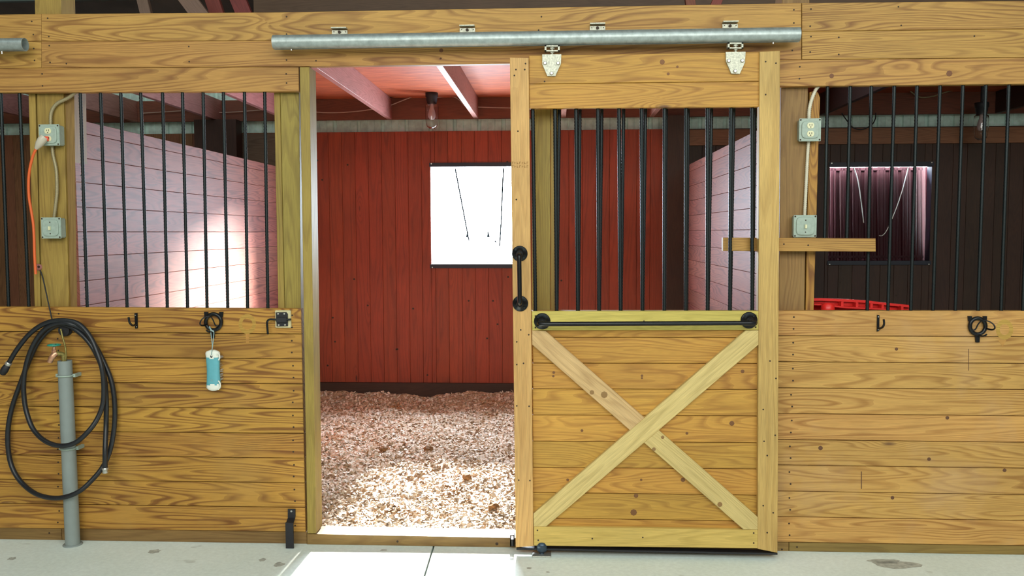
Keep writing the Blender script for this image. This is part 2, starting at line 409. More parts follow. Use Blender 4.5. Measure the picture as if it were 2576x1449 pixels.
# ---- front wall, lower boards
mb = MB()
LY = [771, 833.7, 897, 959.8, 1021.6, 1083.5, 1144.4, 1206.2, 1266.7, 1328.5]
RY = [776, 840.5, 903.4, 966.3, 1028.5, 1091, 1153, 1215, 1277, 1338.6]
def lrow(a, b, x0, x1, k, X0, X1): return lerp(a[k], b[k], (x0 - X0) / (X1 - X0)), lerp(a[k], b[k], (x1 - X0) / (X1 - X0))
for k in range(9):
    x0, x1 = -330, 757 + k * 1.3
    a0, a1 = lrow(LY, RY, x0, x1, k, 0, 762); b0, b1 = lrow(LY, RY, x0, x1, k + 1, 0, 762)
    pq(mb, [(x0, a0 + .8), (x1, a1 + .8), (x1 + 1.2, b1 - .8), (x0, b0 - .8)], 0, .038)
    for xx in (147, 735 + k * .8):
        for fy in (.27, .74):
            dot(mb, xx + random.uniform(-2, 2), lerp(lrow(LY, RY, xx, xx, k, 0, 762)[0], lrow(LY, RY, xx, xx, k + 1, 0, 762)[0], fy), 0)
pa = P(-330, 775, 0); pb = P(756, 777, 0)
box(mb, (pa.x, .012, .02), (pb.x, .03, pb.z - .01), 1)
# pale mark where an old hook hung
def ringmark(cx, cy, r0, r1, y=-.0004):
    V = []; G = []; n = 24; g = rid()
    for r in (r0, r1):
        for k in range(n):
            a = 2 * math.pi * k / n; p = P(cx + r * math.cos(a), cy + r * math.sin(a) * 1.15, y); V.append(p); G.append((p.x + g[0], p.z + g[1], g[2]))
    mb.add(V, [(k, (k + 1) % n, n + (k + 1) % n, n + k) for k in range(n)], G, 2)
ringmark(622, 815, 13, 22); plate(mb, [(618, 840), (627, 840), (626, 862), (619, 862)], -.0005, 0, 2)
struct(mb, 'wall_front_left', [WF, NAIL, wood('faded_patch_left', (0.45, 0.245, 0.045), (0.30, 0.15, 0.02), contrast=0.7, vary=0.02)], 'golden pine board stall wall left of the doorway')
mb = MB()
LY2 = [781, 845, 910, 976, 1040.5, 1106, 1170, 1235.5, 1300, 1364]
RY2 = [781.4, 847, 914.5, 980, 1046.7, 1113, 1178.4, 1245, 1310, 1373.4]
for k in range(9):
    x0, x1 = 1337, 2800
    a0, a1 = lrow(LY2, RY2, x0, x1, k, 1965, 2576); b0, b1 = lrow(LY2, RY2, x0, x1, k + 1, 1965, 2576)
    pq(mb, [(x0, a0 + .8), (x1, a1 + .8), (x1, b1 - .8), (x0, b0 - .8)], 0, .038)
    for fy in (.26, .72):
        xx = 1996 - k * 1.4
        dot(mb, xx + random.uniform(-2, 2), lerp(lrow(LY2, RY2, xx, xx, k, 1965, 2576)[0], lrow(LY2, RY2, xx, xx, k + 1, 1965, 2576)[0], fy), 0)
pa = P(1338, 782, 0); pb = P(2790, 782, 0)
box(mb, (pa.x, .012, .02), (pb.x, .03, pb.z - .01), 1)
ringmark(2527, 829, 12, 22); plate(mb, [(2510, 855), (2532, 855), (2522, 872)], -.0005, 0, 2)
for (x, y, w, h) in ((2437, 905, 1.6, 55), (2167, 1208, 2.4, 44)):
    plate(mb, [(x - w / 2, y - h / 2), (x + w / 2, y - h / 2), (x + w / 2, y + h / 2), (x - w / 2, y + h / 2)], -.0004, 0, 3)
for (x, y, r) in ((2255, 878, .008), (2383, 1051, .009), (2064, 1127, .011), (2337, 1155, .009), (2245, 1252, .009), (2527, 1183, .009)):
    dot(mb, x, y, 0, r, 3)
struct(mb, 'wall_front_right', [WR, NAIL, FADE, plain('dark_knot', (0.12, 0.05, 0.02), 0.6)], 'light golden pine board stall wall right of the sliding door')
# ---- header boards
mb = MB()
pq(mb, [(-330, 41), (103.5, 35.3), (103.5, 103), (-330, 106)], 0, .038)
pq(mb, [(104, 35.2), (700, 31), (2016, 7.6), (2016, 80), (700, 102), (104, 103)], 0, .038)
pq(mb, [(-330, 107), (103.5, 104), (103.5, 170.6), (-330, 172)], 0, .038)
pq(mb, [(104, 103.8), (700, 102.8), (2016, 80.8), (2016, 150), (1284, 160), (751, 167.4), (104, 170.6)], 0, .038)
pq(mb, [(-330, 173), (751, 168.6), (752, 230), (-330, 234.5)], 0, .038)
pq(mb, [(2017.5, 7.6), (2800, 0), (2800, 70), (2017.5, 78.3)], 0, .038)
pq(mb, [(2017.5, 79.2), (2800, 70.8), (2800, 142), (2017.5, 149.4)], 0, .038)
pq(mb, [(1340, 160), (1960, 151), (2800, 143), (2800, 209), (1960, 217.5), (1340, 226)], 0, .038)
for (x, y) in [(721, 42), (721, 86), (721, 151), (475, 117), (476, 155), (720, 186), (721, 209), (84, 87), (87, 152), (123, 92), (124, 115), (126, 157), (167, 160), (106, 186), (107, 216), (795, 153), (1109, 147), (1362, 42), (1997, 25), (1997, 58), (1993, 127), (2040, 23), (2038, 66), (2040, 92), (2038, 131), (2110, 94), (2110, 137), (2012, 168), (2011, 198), (2260, 17), (2267, 64), (2451, 91), (80, 54), (120, 46), (85, 122), (1355, 76)]:
    dot(mb, x, y, 0, .004)
for (x, y, r) in ((2388, 185, .014), (2092, 191, .011), (1110, 127, .01), (1108, 8 + 140, .006)): dot(mb, x, y, 0, r, 2)
struct(mb, 'wall_front_header', [WH, NAIL, plain('dark_knot_header', (0.16, 0.06, 0.02), 0.6)], 'three rows of pine header boards above the stalls')
# ---- base boards and sill
mb = MB(); a = P(-330, 1323, 0); b = P(153, 1330.8, 0); c = P(153.8, 1330.8, 0); d = P(771, 1339.6, 0)
slab(mb, [(a.x, 0), (b.x, 0), (b.x, b.z), (a.x, a.z)], .004, .04); slab(mb, [(c.x, 0), (d.x, 0), (d.x, d.z), (c.x, c.z)], .004, .04)
dot(mb, 124, 1341, .004)
struct(mb, 'baseboard_left', [WPD, NAIL], 'low treated base board under the left stall wall')
mb = MB(); a = P(1300, 1355, 0); b = P(1985, 1365.4, 0); c = P(1986, 1365.4, 0); d = P(2800, 1378, 0)
slab(mb, [(a.x, 0), (b.x, 0), (b.x, b.z), (a.x, a.z)], .004, .04); slab(mb, [(c.x, 0), (d.x, 0), (d.x, d.z), (c.x, c.z)], .004, .04)
dot(mb, 1967, 1382, .004); dot(mb, 2005, 1376, .004)
struct(mb, 'baseboard_right', [WPD, NAIL], 'low treated base board under the right stall wall')
mb = MB(); a = P(772, 1343.5, -.002); b = P(1345, 1354.5, -.002)
slab(mb, [(a.x, 0), (b.x, 0), (b.x, b.z), (a.x, a.z)], -.002, .12); SILL_Z = a.z
dot(mb, 1000, 1362, -.002, .006); dot(mb, 1250, 1368, -.002, .008)
struct(mb, 'trim_1', [WPD, NAIL], 'treated wood sill across the doorway')
mb = MB(); pq(mb, [(754, 168.8), (778, 168.6), (795, 1342), (773, 1342)], -.012, .10, (0, 1)); struct(mb, 'trim_2', WP, 'upright jamb board on the left side of the doorway')
# ---- posts
def post(quads, label, mats=None):
    mb_ = MB()
    for (q, y0, y1, mi) in quads: pq(mb_, q, y0, y1, (0, 1), mi)
    o = mb_.build('wooden_post', mats or [WP, WPD]); return tag(o, label, 'post')
def bot(x0, y0, x1, y1, Y): return x0, y0, x1, y1
post([([(85, -90), (151, -90), (188, 1345), (117, 1345)], .045, .17, 0), ([(71, 225), (88, 225), (116, 1345), (103, 1345)], .050, .15, 0), ([(153.5, 225), (186, 225), (202, 1345), (190, 1345)], .060, .17, 1)],
     'greenish treated post carrying the orange cord and two electrical boxes left of the barred opening')
post([([(689, 225), (704, 225), (728, 1338), (711, 1338)], .050, .15, 0), ([(704.6, 225), (752, 225), (762, 1338), (729, 1338)], .045, .17, 0)],
     'knotty greenish post between the barred opening and the open doorway')
post([([(1338, 155), (1385, 155), (1385, 1350), (1338, 1350)], .050, .17, 0), ([(1386, 155), (1403, 155), (1405, 1350), (1386, 1350)], .045, .16, 0)],
     'greenish jamb post seen behind the leftmost bars of the sliding door')
post([([(1969, -90), (2038, -90), (2014, 1360), (1952, 1360)], .042, .17, 0), ([(2037, 232), (2048, 229), (2058, 232), (2063, 246), (2047, 780), (2032, 1360), (2016, 1360)], .050, .17, 1)],
     'brown treated post with outlet and switch boxes right of the sliding door', [WPD, WF])
# ---- partitions
zt = P(190, 255, .04).z; z771 = P(190, 771, .04).z; z520 = P(190, 520, .04).z
pitch = (z520 - z771) / 4
def partition(name, xf, xb, mat, label, ys=.045):
    mb_ = MB(); z = z771 - math.floor(z771 / pitch) * pitch - pitch
    s = 1 if xf > xb else -1
    while z < 2.12:
        z0 = max(z, 0); z1 = min(z + pitch, 2.13)
        if z1 - z0 > .02:
            beam(mb_, ((xf + xb) / 2, ys, (z0 + z1) / 2), ((xf + xb) / 2, YB - .005, (z0 + z1) / 2), (0, 0, (z1 - z0) / 2 - .0008), (abs(xf - xb) / 2, 0, 0))
            for fz in (.27, .73):
                zz = lerp(z0, z1, fz)
                lathe(mb_, (xf, ys + .045, zz), (s, 0, 0), [(.004, -.001), (.004, .0008)], 6, 1, False)
        z += pitch
    box(mb_, (min(xf, xb) + .01, ys + .005, .05), (max(xf, xb) - .01, YB - .01, 2.1), 1)
    struct(mb_, name, [mat, NAIL], label)
partition('wall_partition_left', XL, XL - .04, WPART, 'reddish horizontal board partition on the left of the open stall', .062)
partition('wall_partition_right', XR, XR + .04, WPART, 'reddish horizontal board partition on the right of the open stall', .175)
# ---- back wall of vertical boards with two window openings
w1a = P(1083, 420, YB); w1b = P(1329, 664, YB); w2a = P(2088, 419, YB); w2b = P(2338, 656, YB)
WZ0 = w1b.z; WZ1 = w1a.z
H2 = P(1000, 331, YB).z
def backwall(name, x0, x1, mat, label, hole=None, zt_=None):
    mb_ = MB(); pw = .122; x = x0; ztp = zt_ or H2
    while x < x1 - .01:
        xa, xb = x, min(x + pw, x1); segs = [(0, ztp)]
        if hole and xb > hole[0] + .004 and xa < hole[1] - .004:
            cuts = [(xa, min(xb, hole[0]), [(0, ztp)]), (max(xa, hole[0]), min(xb, hole[1]), [(0, hole[2]), (hole[3], ztp)]), (max(xa, hole[1]), xb, [(0, ztp)])]
        else: cuts = [(xa, xb, segs)]
        g = rid()
        for (a_, b_, sg) in cuts:
            if b_ - a_ < .003: continue
            for (za, zb) in sg:
                slab(mb_, [(a_ + .0008, za), (b_ - .0008, za), (b_ - .0008, zb), (a_ + .0008, zb)], YB, YB + .035, (0, 1), 0, .0018, g if random.random() < 2 else None)
        x += pw
    def back(a_, b_, za, zb): box(mb_, (a_, YB + .012, za), (b_, YB + .03, zb), 1)
    if hole:
        back(x0, hole[0] - .01, 0, ztp - .01); back(hole[1] + .01, x1, 0, ztp - .01); back(hole[0] - .01, hole[1] + .01, 0, hole[2] - .01); back(hole[0] - .01, hole[1] + .01, hole[3] + .01, ztp - .01)
    else: back(x0, x1, 0, ztp - .01)
    for _ in range(int((x1 - x0) * 9)):
        xx = random.uniform(x0, x1); zz = random.uniform(.2, 2.35)
        if hole and hole[0] - .03 < xx < hole[1] + .03 and hole[2] - .03 < zz < hole[3] + .03: continue
        lathe(mb_, (xx, YB, zz), (0, -1, 0), [(.009, 0), (.009, .0006)], 8, 1, False)
    return struct(mb_, name, [mat, NAIL], label)
h1 = (w1a.x, w1b.x, WZ0, WZ1); h2 = (w2a.x, w2b.x, w2b.z, w2a.z)
backwall('wall_back_middle', XL - .04, XR + .04, WRED, 'red stained vertical board back wall of the open stall', h1)
backwall('wall_back_left', -7, XL - .045, WDIM, 'weathered vertical board back wall of the left stall')
backwall('wall_back_right', XR + .045, 7, WDK, 'dark brown back wall of the right stall, shade put into the colour', h2)
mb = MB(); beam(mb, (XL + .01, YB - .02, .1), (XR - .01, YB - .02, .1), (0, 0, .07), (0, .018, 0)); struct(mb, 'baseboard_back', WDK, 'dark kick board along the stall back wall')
mb = MB(); beam(mb, (XR + .05, YB - .012, H2 - .08), (6.9, YB - .012, H2 - .08), (0, 0, .07), (0, .011, 0)); struct(mb, 'trim_3', WDIM, 'orange brown top board of the right stall back wall')
mb = MB(); beam(mb, (-3.25, YB - .012, H2 - .22), (XL - .05, YB - .012, H2 - .22), (0, 0, .21), (0, .011, 0)); struct(mb, 'trim_4', WGREY, 'grey weathered boards beyond the left partition')
# ---- metal siding (ribbed) from above the boards to the eave, and outside
def ribbed(mb_, x0, x1, z0, z1, y, mi=0, rib=.222, h=.018, thick=.002, off=0.0):
    xs = []; x = x0
    pts = [(x0, 0)]
    k = math.ceil((x0 - off) / rib)
    while off + k * rib < x1:
        c_ = off + k * rib
        for d_, hh in ((-.02, 0), (-.011, h), (.011, h), (.02, 0)):
            if x0 < c_ + d_ < x1: pts.append((c_ + d_, hh))
        for q in (.35, .65):
            cc = c_ + q * rib
            for d_, hh in ((-.006, 0), (0, h * .25), (.006, 0)):
                if x0 < cc + d_ < x1: pts.append((cc + d_, hh))
        k += 1
    pts.append((x1, 0)); V = []; n = len(pts)
    for t_ in (0, thick):
        for z in (z0, z1):
            for (x, hh) in pts: V.append((x, y + hh + t_, z))
    Fs = []
    for i in range(n - 1):
        Fs.append((i, i + 1, n + i + 1, n + i)); Fs.append((2 * n + i, 2 * n + i + 1, 3 * n + i + 1, 3 * n + i))
    mb_.add(V, Fs, None, mi)
xrib = P(844, 310, YB + .09).x
mb = MB(); ribbed(mb, -7, 7, H2 - .1, 3.12, YB + .07, off=xrib)
for (a_, b_, za, zb) in ((-7, h1[0], -.05, H2 - .1), (h1[1], h2[0], -.05, H2 - .1), (h2[1], 7, -.05, H2 - .1), (h1[0], h1[1], -.05, WZ0), (h1[0], h1[1], WZ1, H2 - .1), (h2[0], h2[1], -.05, h2[2]), (h2[0], h2[1], h2[3], H2 - .1)):
    ribbed(mb, a_, b_, za, zb, YB + .07, off=xrib)
struct(mb, 'wall_back_siding', SIDING, 'pale green ribbed metal siding showing above the back boards')
# ---- windows
TARB = plain('soot_black_strap', (0.0012, 0.0012, 0.0015), 0.9, 0, 0, 60, 0.0)
def window(n, h, label, matin, tilt, straps, short=0.0):
    root = bpy.data.objects.new('window_%d' % n, None); COL.objects.link(root); root.location = (h[0], YB, h[2]); tag(root, label, kind='structure')
    m = MB(); x0, x1, z0, z1 = h
    box(m, (x0 - .01, YB - .014, z1), (x1 + .01, YB + .1, z1 + .036)); box(m, (x0 - .01, YB - .014, z0 - .036), (x1 + .01, YB + .1, z0))
    box(m, (x0 - .012, YB + .002, z0), (x0, YB + .1, z1)); box(m, (x1, YB + .002, z0), (x1 + .012, YB + .1, z1))
    for (xx, zz) in ((x0 + .01, z1 + .028), (x0 + .01, z0 - .03), (x1 - .01, z1 + .028), (x1 - .01, z0 - .03)):
        lathe(m, (xx, YB - .014, zz), (0, -1, 0), [(.006, 0), (.006, .003)], 8, 1, False)
    m.build('window_frame', [JCH, BOLT], root)
    ov = .09 if n == 2 else -.005
    m = MB(); ribbed(m, x0 - ov, x1 + ov, -max(ov, 0), (z1 - z0) - .02 - short, 0, off=xrib - .03, rib=.11, h=.014)
    for zz in (.02, (z1 - z0) - .05 - short): box(m, (x0 + .01, .0, zz), (x1 - .01, .02, zz + .02))
    ca, sa = math.cos(tilt), math.sin(tilt)
    m.v = [(x, YB + (.115 if n == 1 else .101) + y * ca + z * sa, z0 + .004 - y * sa + z * ca) for (x, y, z) in m.v]
    m.build('hatch', matin, root)
    for path in straps:
        m = MB(); tube(m, smoothpath(path, 5), .0065 if n == 1 else .0045, 6); m.build('strap', TARB if n == 1 else BOLT, root)
    return root
L1 = (WZ1 - WZ0) - .03; t1 = math.radians(74)
def hp(h, t_, fx, d): return Vector((lerp(h[0], h[1], fx), YB + .13 + d * math.sin(t_), h[2] + .02 + d * math.cos(t_)))
window(1, h1, 'square stall window with its metal hatch dropped open', PALEM, t1,
       [[Vector((lerp(h1[0], h1[1], .74), YB + .11, WZ1 - .01)), hp(h1, t1, .66, L1 * .6), hp(h1, t1, .60, L1 * .78)],
        [Vector((lerp(h1[0], h1[1], .24), YB + .11, WZ1 - .01)), hp(h1, t1, .30, L1 * .8)]])
for px_ in (1174, 1230):
    m = MB(); q = P(px_, 599, YB + .95); q.z -= .03; rt_ = bpy.data.objects['window_1']
    lathe(m, q, (.12 if px_ < 1200 else -.12, 0, 1), [(.022, 0), (.018, .03), (.004, .10)], 6); m.build('hatch_bracket', TARB, rt_)
t2 = math.radians(4); L2 = h2[3] - h2[2]
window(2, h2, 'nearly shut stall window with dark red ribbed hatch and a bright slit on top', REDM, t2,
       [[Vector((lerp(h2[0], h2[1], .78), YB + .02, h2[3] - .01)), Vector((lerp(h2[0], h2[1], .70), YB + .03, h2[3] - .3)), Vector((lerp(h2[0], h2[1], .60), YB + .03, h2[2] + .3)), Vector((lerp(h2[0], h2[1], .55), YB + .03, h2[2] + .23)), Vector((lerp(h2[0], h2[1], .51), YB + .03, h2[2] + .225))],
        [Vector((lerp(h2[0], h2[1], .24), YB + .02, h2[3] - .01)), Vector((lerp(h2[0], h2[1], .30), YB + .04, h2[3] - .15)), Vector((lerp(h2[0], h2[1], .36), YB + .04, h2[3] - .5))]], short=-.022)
# ---- ceiling, roof, far walls
JZ = 2.575; CZ = JZ + .19
mb = MB(); box(mb, (XL - .04, 1.0, CZ), (7, YB + .06, CZ + .012)); struct(mb, 'ceiling', OSB, 'reddish strand board ceiling over the stalls')
mb = MB(); V = [(-7.2, 4.4, 2.92), (7.2, 4.4, 2.92), (7.2, -8.2, 7.1), (-7.2, -8.2, 7.1)]
mb.add(V + [(x, y, z + .06) for x, y, z in V], [(0, 1, 2, 3), (4, 5, 6, 7), (0, 1, 5, 4), (1, 2, 6, 5), (2, 3, 7, 6), (3, 0, 4, 7)])
struct(mb, 'ceiling_roof', ROOFM, 'dark roof underside high above the aisle')
for nm, a_, b_ in (('wall_end_left', (-7.1, -8, -.1), (-7, 4.2, 7.2)), ('wall_end_right', (7, -8, -.1), (7.1, 4.2, 7.2)), ('wall_far_side', (-7, -8.1, -.1), (7, -8, 7.2))):
    mb = MB(); box(mb, a_, b_); struct(mb, nm, ENDW, 'wood wall of the barn aisle outside the view')
# back rim board under the ceiling and joists
mb = MB(); beam(mb, (-6.9, YB - .03, (JZ + CZ) / 2), (6.9, YB - .03, (JZ + CZ) / 2), (0, 0, (CZ - JZ) / 2 - .001), (0, .019, 0)); struct(mb, 'trim_5', WJD, 'dark red rim board at the top of the back wall')
j1 = P(985, 293, YB - .06).x; j2 = P(1203, 292, YB - .06).x; sp = j2 - j1
jl = {-4: 'pink stained ceiling joist over the far left stall, leftmost one in view', -3: 'pink joist over the left stall, left of the dark back post', -2: 'pink stained joist seen above the left partition boards', -1: 'pink stained joist beside the left partition, seen at the right end of the left bars',
      0: 'wide pink joist crossing the ceiling above the doorway, left of the caged lamp', 1: 'narrow looking pink joist right of the jar lamp over the doorway', 2: 'pink joist whose end shows above the third bar gap of the door', 3: 'pink joist whose end shows above the middle of the door bars'}
for k in range(-4, 4):
    xr = j1 + sp * k
    if k == -1: xr = XL + .0
    mb = MB(); beam(mb, (xr - .02, 1.0, (JZ + CZ) / 2), (xr - .02, YB - .052, (JZ + CZ) / 2), (0, 0, (CZ - JZ) / 2 - .001), (.021, 0, 0))
    tag(mb.build('ceiling_joist', WJ), jl[k], 'joist', 'stained ceiling joists over the stalls')
for k in range(2):
    xr = 2.35 + k * 1.5
    mb = MB(); beam(mb, (xr, 1.0, (JZ + CZ) / 2), (xr, YB - .052, (JZ + CZ) / 2), (0, 0, (CZ - JZ) / 2 - .001), (.021, 0, 0))
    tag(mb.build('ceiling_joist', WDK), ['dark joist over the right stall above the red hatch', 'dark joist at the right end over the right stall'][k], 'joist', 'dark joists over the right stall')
# back corner posts
mb = MB(); a = P(487, 330, YB - .2); b = P(593, 330, YB - .2); beam(mb, ((a.x + b.x) / 2, YB - .12, 0), ((a.x + b.x) / 2, YB - .12, JZ - .002), ((b.x - a.x) / 2, 0, 0), (0, .07, 0))
tag(mb.build('wooden_post', WDK), 'thick dark brown post at the back, seen over the left partition', 'post')
mb = MB(); beam(mb, (XR - .09, YB - .1, 0), (XR - .09, YB - .1, JZ - .002), (.083, 0, 0), (0, .06, 0))
tag(mb.build('wooden_post', WDK), 'dark brown corner post at the back behind the door bars', 'post')
# trusses above the header
def truss(pts, r, label, mat=WTR):
    mb_ = MB(); a_, b_ = Vector(pts[0]), Vector(pts[1]); d_ = (b_ - a_).normalized(); n_ = d_.cross(Vector((0, 1, 0))).normalized()
    beam(mb_, a_, b_, n_ * r, Vector((0, .019, 0))); tag(mb_.build('roof_truss_member', mat), label, 'timber', 'roof timbers above the header')
truss([P(430, -60, 1.0), P(520, 60, 1.0)], .05, 'pale slanting roof timber above the header, left of the two red ones')
truss([P(345, -60, 1.3), P(375, 60, 1.3)], .035, 'dull slanting roof timber, leftmost above the header')
truss([P(515, -60, 1.4), P(555, 60, 1.4)], .045, 'reddish slanting roof timber, left one of two above the header', WJD)
truss([P(575, -60, 1.4), P(625, 60, 1.4)], .05, 'reddish slanting roof timber, right one of two above the header', WJD)
truss([P(1725, -60, 1.4), P(1745, 60, 1.4)], .03, 'short reddish roof timber above the sliding door, left one', WJD)
truss([P(1830, -60, 1.4), P(1780, 60, 1.4)], .03, 'short reddish roof timber above the sliding door, right one', WJD)
mb = MB(); a = P(640, 10, 2.3); beam(mb, (a.x, 2.3, a.z), (6.9, 2.3, a.z), (0, 0, .2), (0, .019, 0)); tag(mb.build('roof_beam', wood('dim_brown_beam', (0.13, 0.08, 0.04), (0.08, 0.045, 0.02), contrast=.5)), 'long brown beam behind the top edge of the header boards', 'timber')
mb = MB(); a = P(100, 0, 1.6); b = P(345, 0, 1.6); beam(mb, (-5.5, 1.6, a.z + .06), (b.x + .1, 1.6, a.z + .06), (0, 0, .07), (0, .019, 0)); tag(mb.build('roof_beam', plain('grey_teal_roof_beam', (0.06, 0.085, 0.08), .7)), 'dim grey horizontal roof member beside the tall post', 'timber')

# ============================================================ BARS
def bar_mesh(p_top, p_bot, r=.0082):
    m = MB(); L = (Vector(p_top) - Vector(p_bot)).length; n = int(L / .0075)
    pts = [Vector(p_top).lerp(Vector(p_bot), i / n) for i in range(n + 1)]
    V = []; segs = 8
    tube(m, pts, r, segs, 0, lambda t: 1.10 if round(t * n) % 2 else 0.93)
    return m
def grille(name, tops, bots, yt, yb, Y, label, ext=12):
    p0 = P(bots[0], yb, Y); g = empty(name, (p0.x, Y, p0.z), label, 'bars')
    for i, (a_, b_) in enumerate(zip(tops, bots)):
        ye = yb if not isinstance(yb, (list, tuple)) else yb[i]
        s = (b_ - a_) / (ye - yt)
        bar_mesh(P(a_ - s * ext, yt - ext, Y), P(b_ + s * ext, ye + ext, Y)).build('bar', STEEL, g)
    return g
grille('bar_grille', [-53, 2, 49, 202, 253, 304, 354, 409, 459, 511, 562, 615, 666], [-30, 22, 73, 220, 271, 320, 371, 421, 472, 521, 573, 623, 674], 232, 774, .02, 'row of ribbed black steel bars in the opening left of the doorway')
rt = [1407, 1459, 1514, 1569, 1624, 1676, 1731, 1790, 1846, 1899]; rb = [1401, 1455, 1508, 1562, 1617, 1672, 1727, 1781, 1837, 1893]
grille('bar_grille', rt, rb, 262, 781, .02, 'ribbed steel bars standing close behind the sliding door bars')
gr = grille('bar_grille', [2192, 2250, 2307, 2365, 2422.5, 2480, 2538, 2595], [2181.5, 2233.5, 2291, 2346.6, 2403, 2460, 2518, 2573], 213, 780, .02, 'ribbed black steel bars in the dark opening right of the sliding door')
for (a_, b_) in ((2082, 2074), (2139, 2130)):
    s = (b_ - a_) / (603 - 213.); bar_mesh(P(a_ - s * 12, 201, .02), P(b_, 606, .02)).build('bar', STEEL, gr)
# ledge board nailed over the right opening
mb = MB(); pq(mb, [(1819, 597.5), (2203, 599.5), (2203.5, 633), (1819, 631)], -.036, .0)
mbx = [(1972, 614), (2033, 617), (1890, 615)]
for q in mbx: dot(mb, q[0], q[1], -.036, .004)
tag(mb.build('ledge_board', [WH, NAIL]), 'short horizontal pine board nailed across the post under the right switch box', 'board')

# ============================================================ SLIDING DOOR
dloc = P(1620, 1385, -.08); door = empty('sliding_door', (dloc.x, -.08, .015), 'pine sliding stall door with crossed braces and a barred upper half', 'door')
YF = -.108
def dpart(name, q, y0, y1, mat, along=(1, 0), nails=(), label=None):
    m = MB(); pq(m, q, y0, y1, along)
    for (x, y) in nails: dot(m, x, y, y0, .004)
    o = m.build(name, [mat, NAIL], door)
    if label: o['label'] = label
    return o
dpart('stile', [(1282.5, 145), (1330, 145.5), (1342, 1374), (1297.5, 1377.5)], YF - .003, -.066, WST, (0, 1),
      [(1310, 830), (1330, 842), (1300, 917), (1317, 914), (1300, 1021), (1331, 1022), (1298, 175), (1320, 175), (1294, 190), (1322, 160), (1303, 330), (1299, 502), (1305, 1208), (1333, 1209), (1300, 860)])
dpart('stile', [(1911, 130), (1962.5, 127.5), (1956, 1391), (1906, 1381)], YF - .003, -.066, WST, (0, 1),
      [(1926, 155), (1952, 159), (1926, 238), (1937, 908), (1952, 952), (1920, 1030), (1950, 1095), (1930, 1146), (1920, 1272), (1930, 1340), (1945, 1290), (1922, 1110)])
dpart('top_board', [(1331, 140), (1911, 131), (1911, 204), (1331, 211)], -.098, -.066, WD, nails=[(1370, 205)])
dpart('top_board', [(1331, 212), (1911, 205), (1911, 268.5), (1332, 273)], -.098, -.066, WD)
m = MB()
for (x, y, r) in ((1666, 156, .012), (1681, 186, .007), (1704, 168, .006)): dot(m, x, y, -.098, r, 0)
m.build('knot_marks', plain('door_knot', (0.20, 0.08, 0.02), .6), door)
m = MB()
DL = [783, 848.5, 913.6, 978.7, 1044, 1110, 1176, 1239, 1303, 1370]; DR = [783, 849, 914.5, 980, 1046.7, 1114, 1180, 1246, 1312, 1378]
for k in range(9):
    pq(m, [(1339, DL[k] + .7), (1909, DR[k] + .7), (1909, DR[k + 1] - .7), (1341, DL[k + 1] - .7)], -.084, -.052)
a = P(1343, 1366, -.07); b = P(1905, 790, -.07); box(m, (a.x, -.072, a.z), (b.x, -.06, b.z), 1)
for (x, y, r) in ((1594, 1289, .016), (1600, 1247, .011), (1428, 1207, .007), (1613, 1207, .006), (1615, 945, .006), (1615, 951, .005), (1841, 1065, .012), (1718, 1207, .011), (1393, 937, .007), (1392, 946, .006), (1868, 934, .009), (1464, 1083, .007), (1728, 1090, .007)): dot(m, x, y, -.084, r, 2)
m.build('panel', [WD, NAIL, plain('panel_knot', (0.17, 0.07, 0.02), .6)], door)
dpart('cross_rail', [(1338, 783), (1909, 782), (1909, 830), (1339, 831)], YF, -.085, WY, nails=[(1347, 795), (1347, 824), (1901, 793), (1901, 823), (1620, 808)])
dpart('bottom_rail', [(1343, 1325), (1909, 1333.5), (1909, 1379.5), (1343, 1373)], YF, -.085, WY, nails=[(1352, 1334), (1354, 1359), (1896, 1341), (1896, 1366), (1490, 1355), (1617, 1352)])
br2 = ((1338.5, 831), (1373, 833), (1907.6, 1302), (1908, 1333), (1870, 1332), (1338.5, 867))
dpart('brace', [(1342, 1292.6), (1876, 831.5), (1908.5, 831), (1908.5, 867), (1374, 1325), (1342.5, 1325)], YF - .001, -.085, WX, (1, .86))
def seg_isect(p, q, a_, b_):
    x1, y1 = p; x2, y2 = q; x3, y3 = a_; x4, y4 = b_
    d_ = (x1 - x2) * (y3 - y4) - (y1 - y2) * (x3 - x4)
    t = ((x1 - x3) * (y3 - y4) - (y1 - y3) * (x3 - x4)) / d_; return (x1 + t * (x2 - x1), y1 + t * (y2 - y1))
U1 = ((1342, 1292.6), (1876, 831.5)); L1_ = ((1374, 1325), (1908.5, 867))
T = (br2[1], br2[2]); B = (br2[5], br2[4])
dpart('brace', [br2[0], br2[1], seg_isect(*T, *U1), seg_isect(*B, *U1), br2[5]], YF, -.085, WX, (1, -.87), [], )
dpart('brace', [seg_isect(*T, *L1_), br2[2], br2[3], br2[4], seg_isect(*B, *L1_)], YF, -.085, WX, (1, -.87))
m = MB()
for (x, y, r) in ((1520, 993, .016), (1489, 987, .011), (1811, 1269, .012), (1667, 1100, .008), (1645, 1130, .009)): dot(m, x, y, YF - .0005, r, 0)
m.build('brace_knots', plain('brace_knot', (0.27, 0.15, 0.05), .6), door)
dt = [1340, 1396, 1449, 1504, 1557, 1614, 1672, 1726, 1780, 1839, 1892]; db = [1347, 1400.4, 1453.6, 1507, 1561, 1616, 1671, 1725, 1779.6, 1835.7, 1891.9]
for a_, b_ in zip(dt, db): bar_mesh(P(a_, 262, -.07), P(b_, 790, -.07), .0088).build('bar', STEEL, door)
m = MB(); plate(m, [(1299, 1378.5), (1956, 1391.5), (1956, 1396), (1299, 1383)], -.1, -.06); m.build('bottom_channel', BLACKM, door)
m = MB()
rnd = random.Random(3)
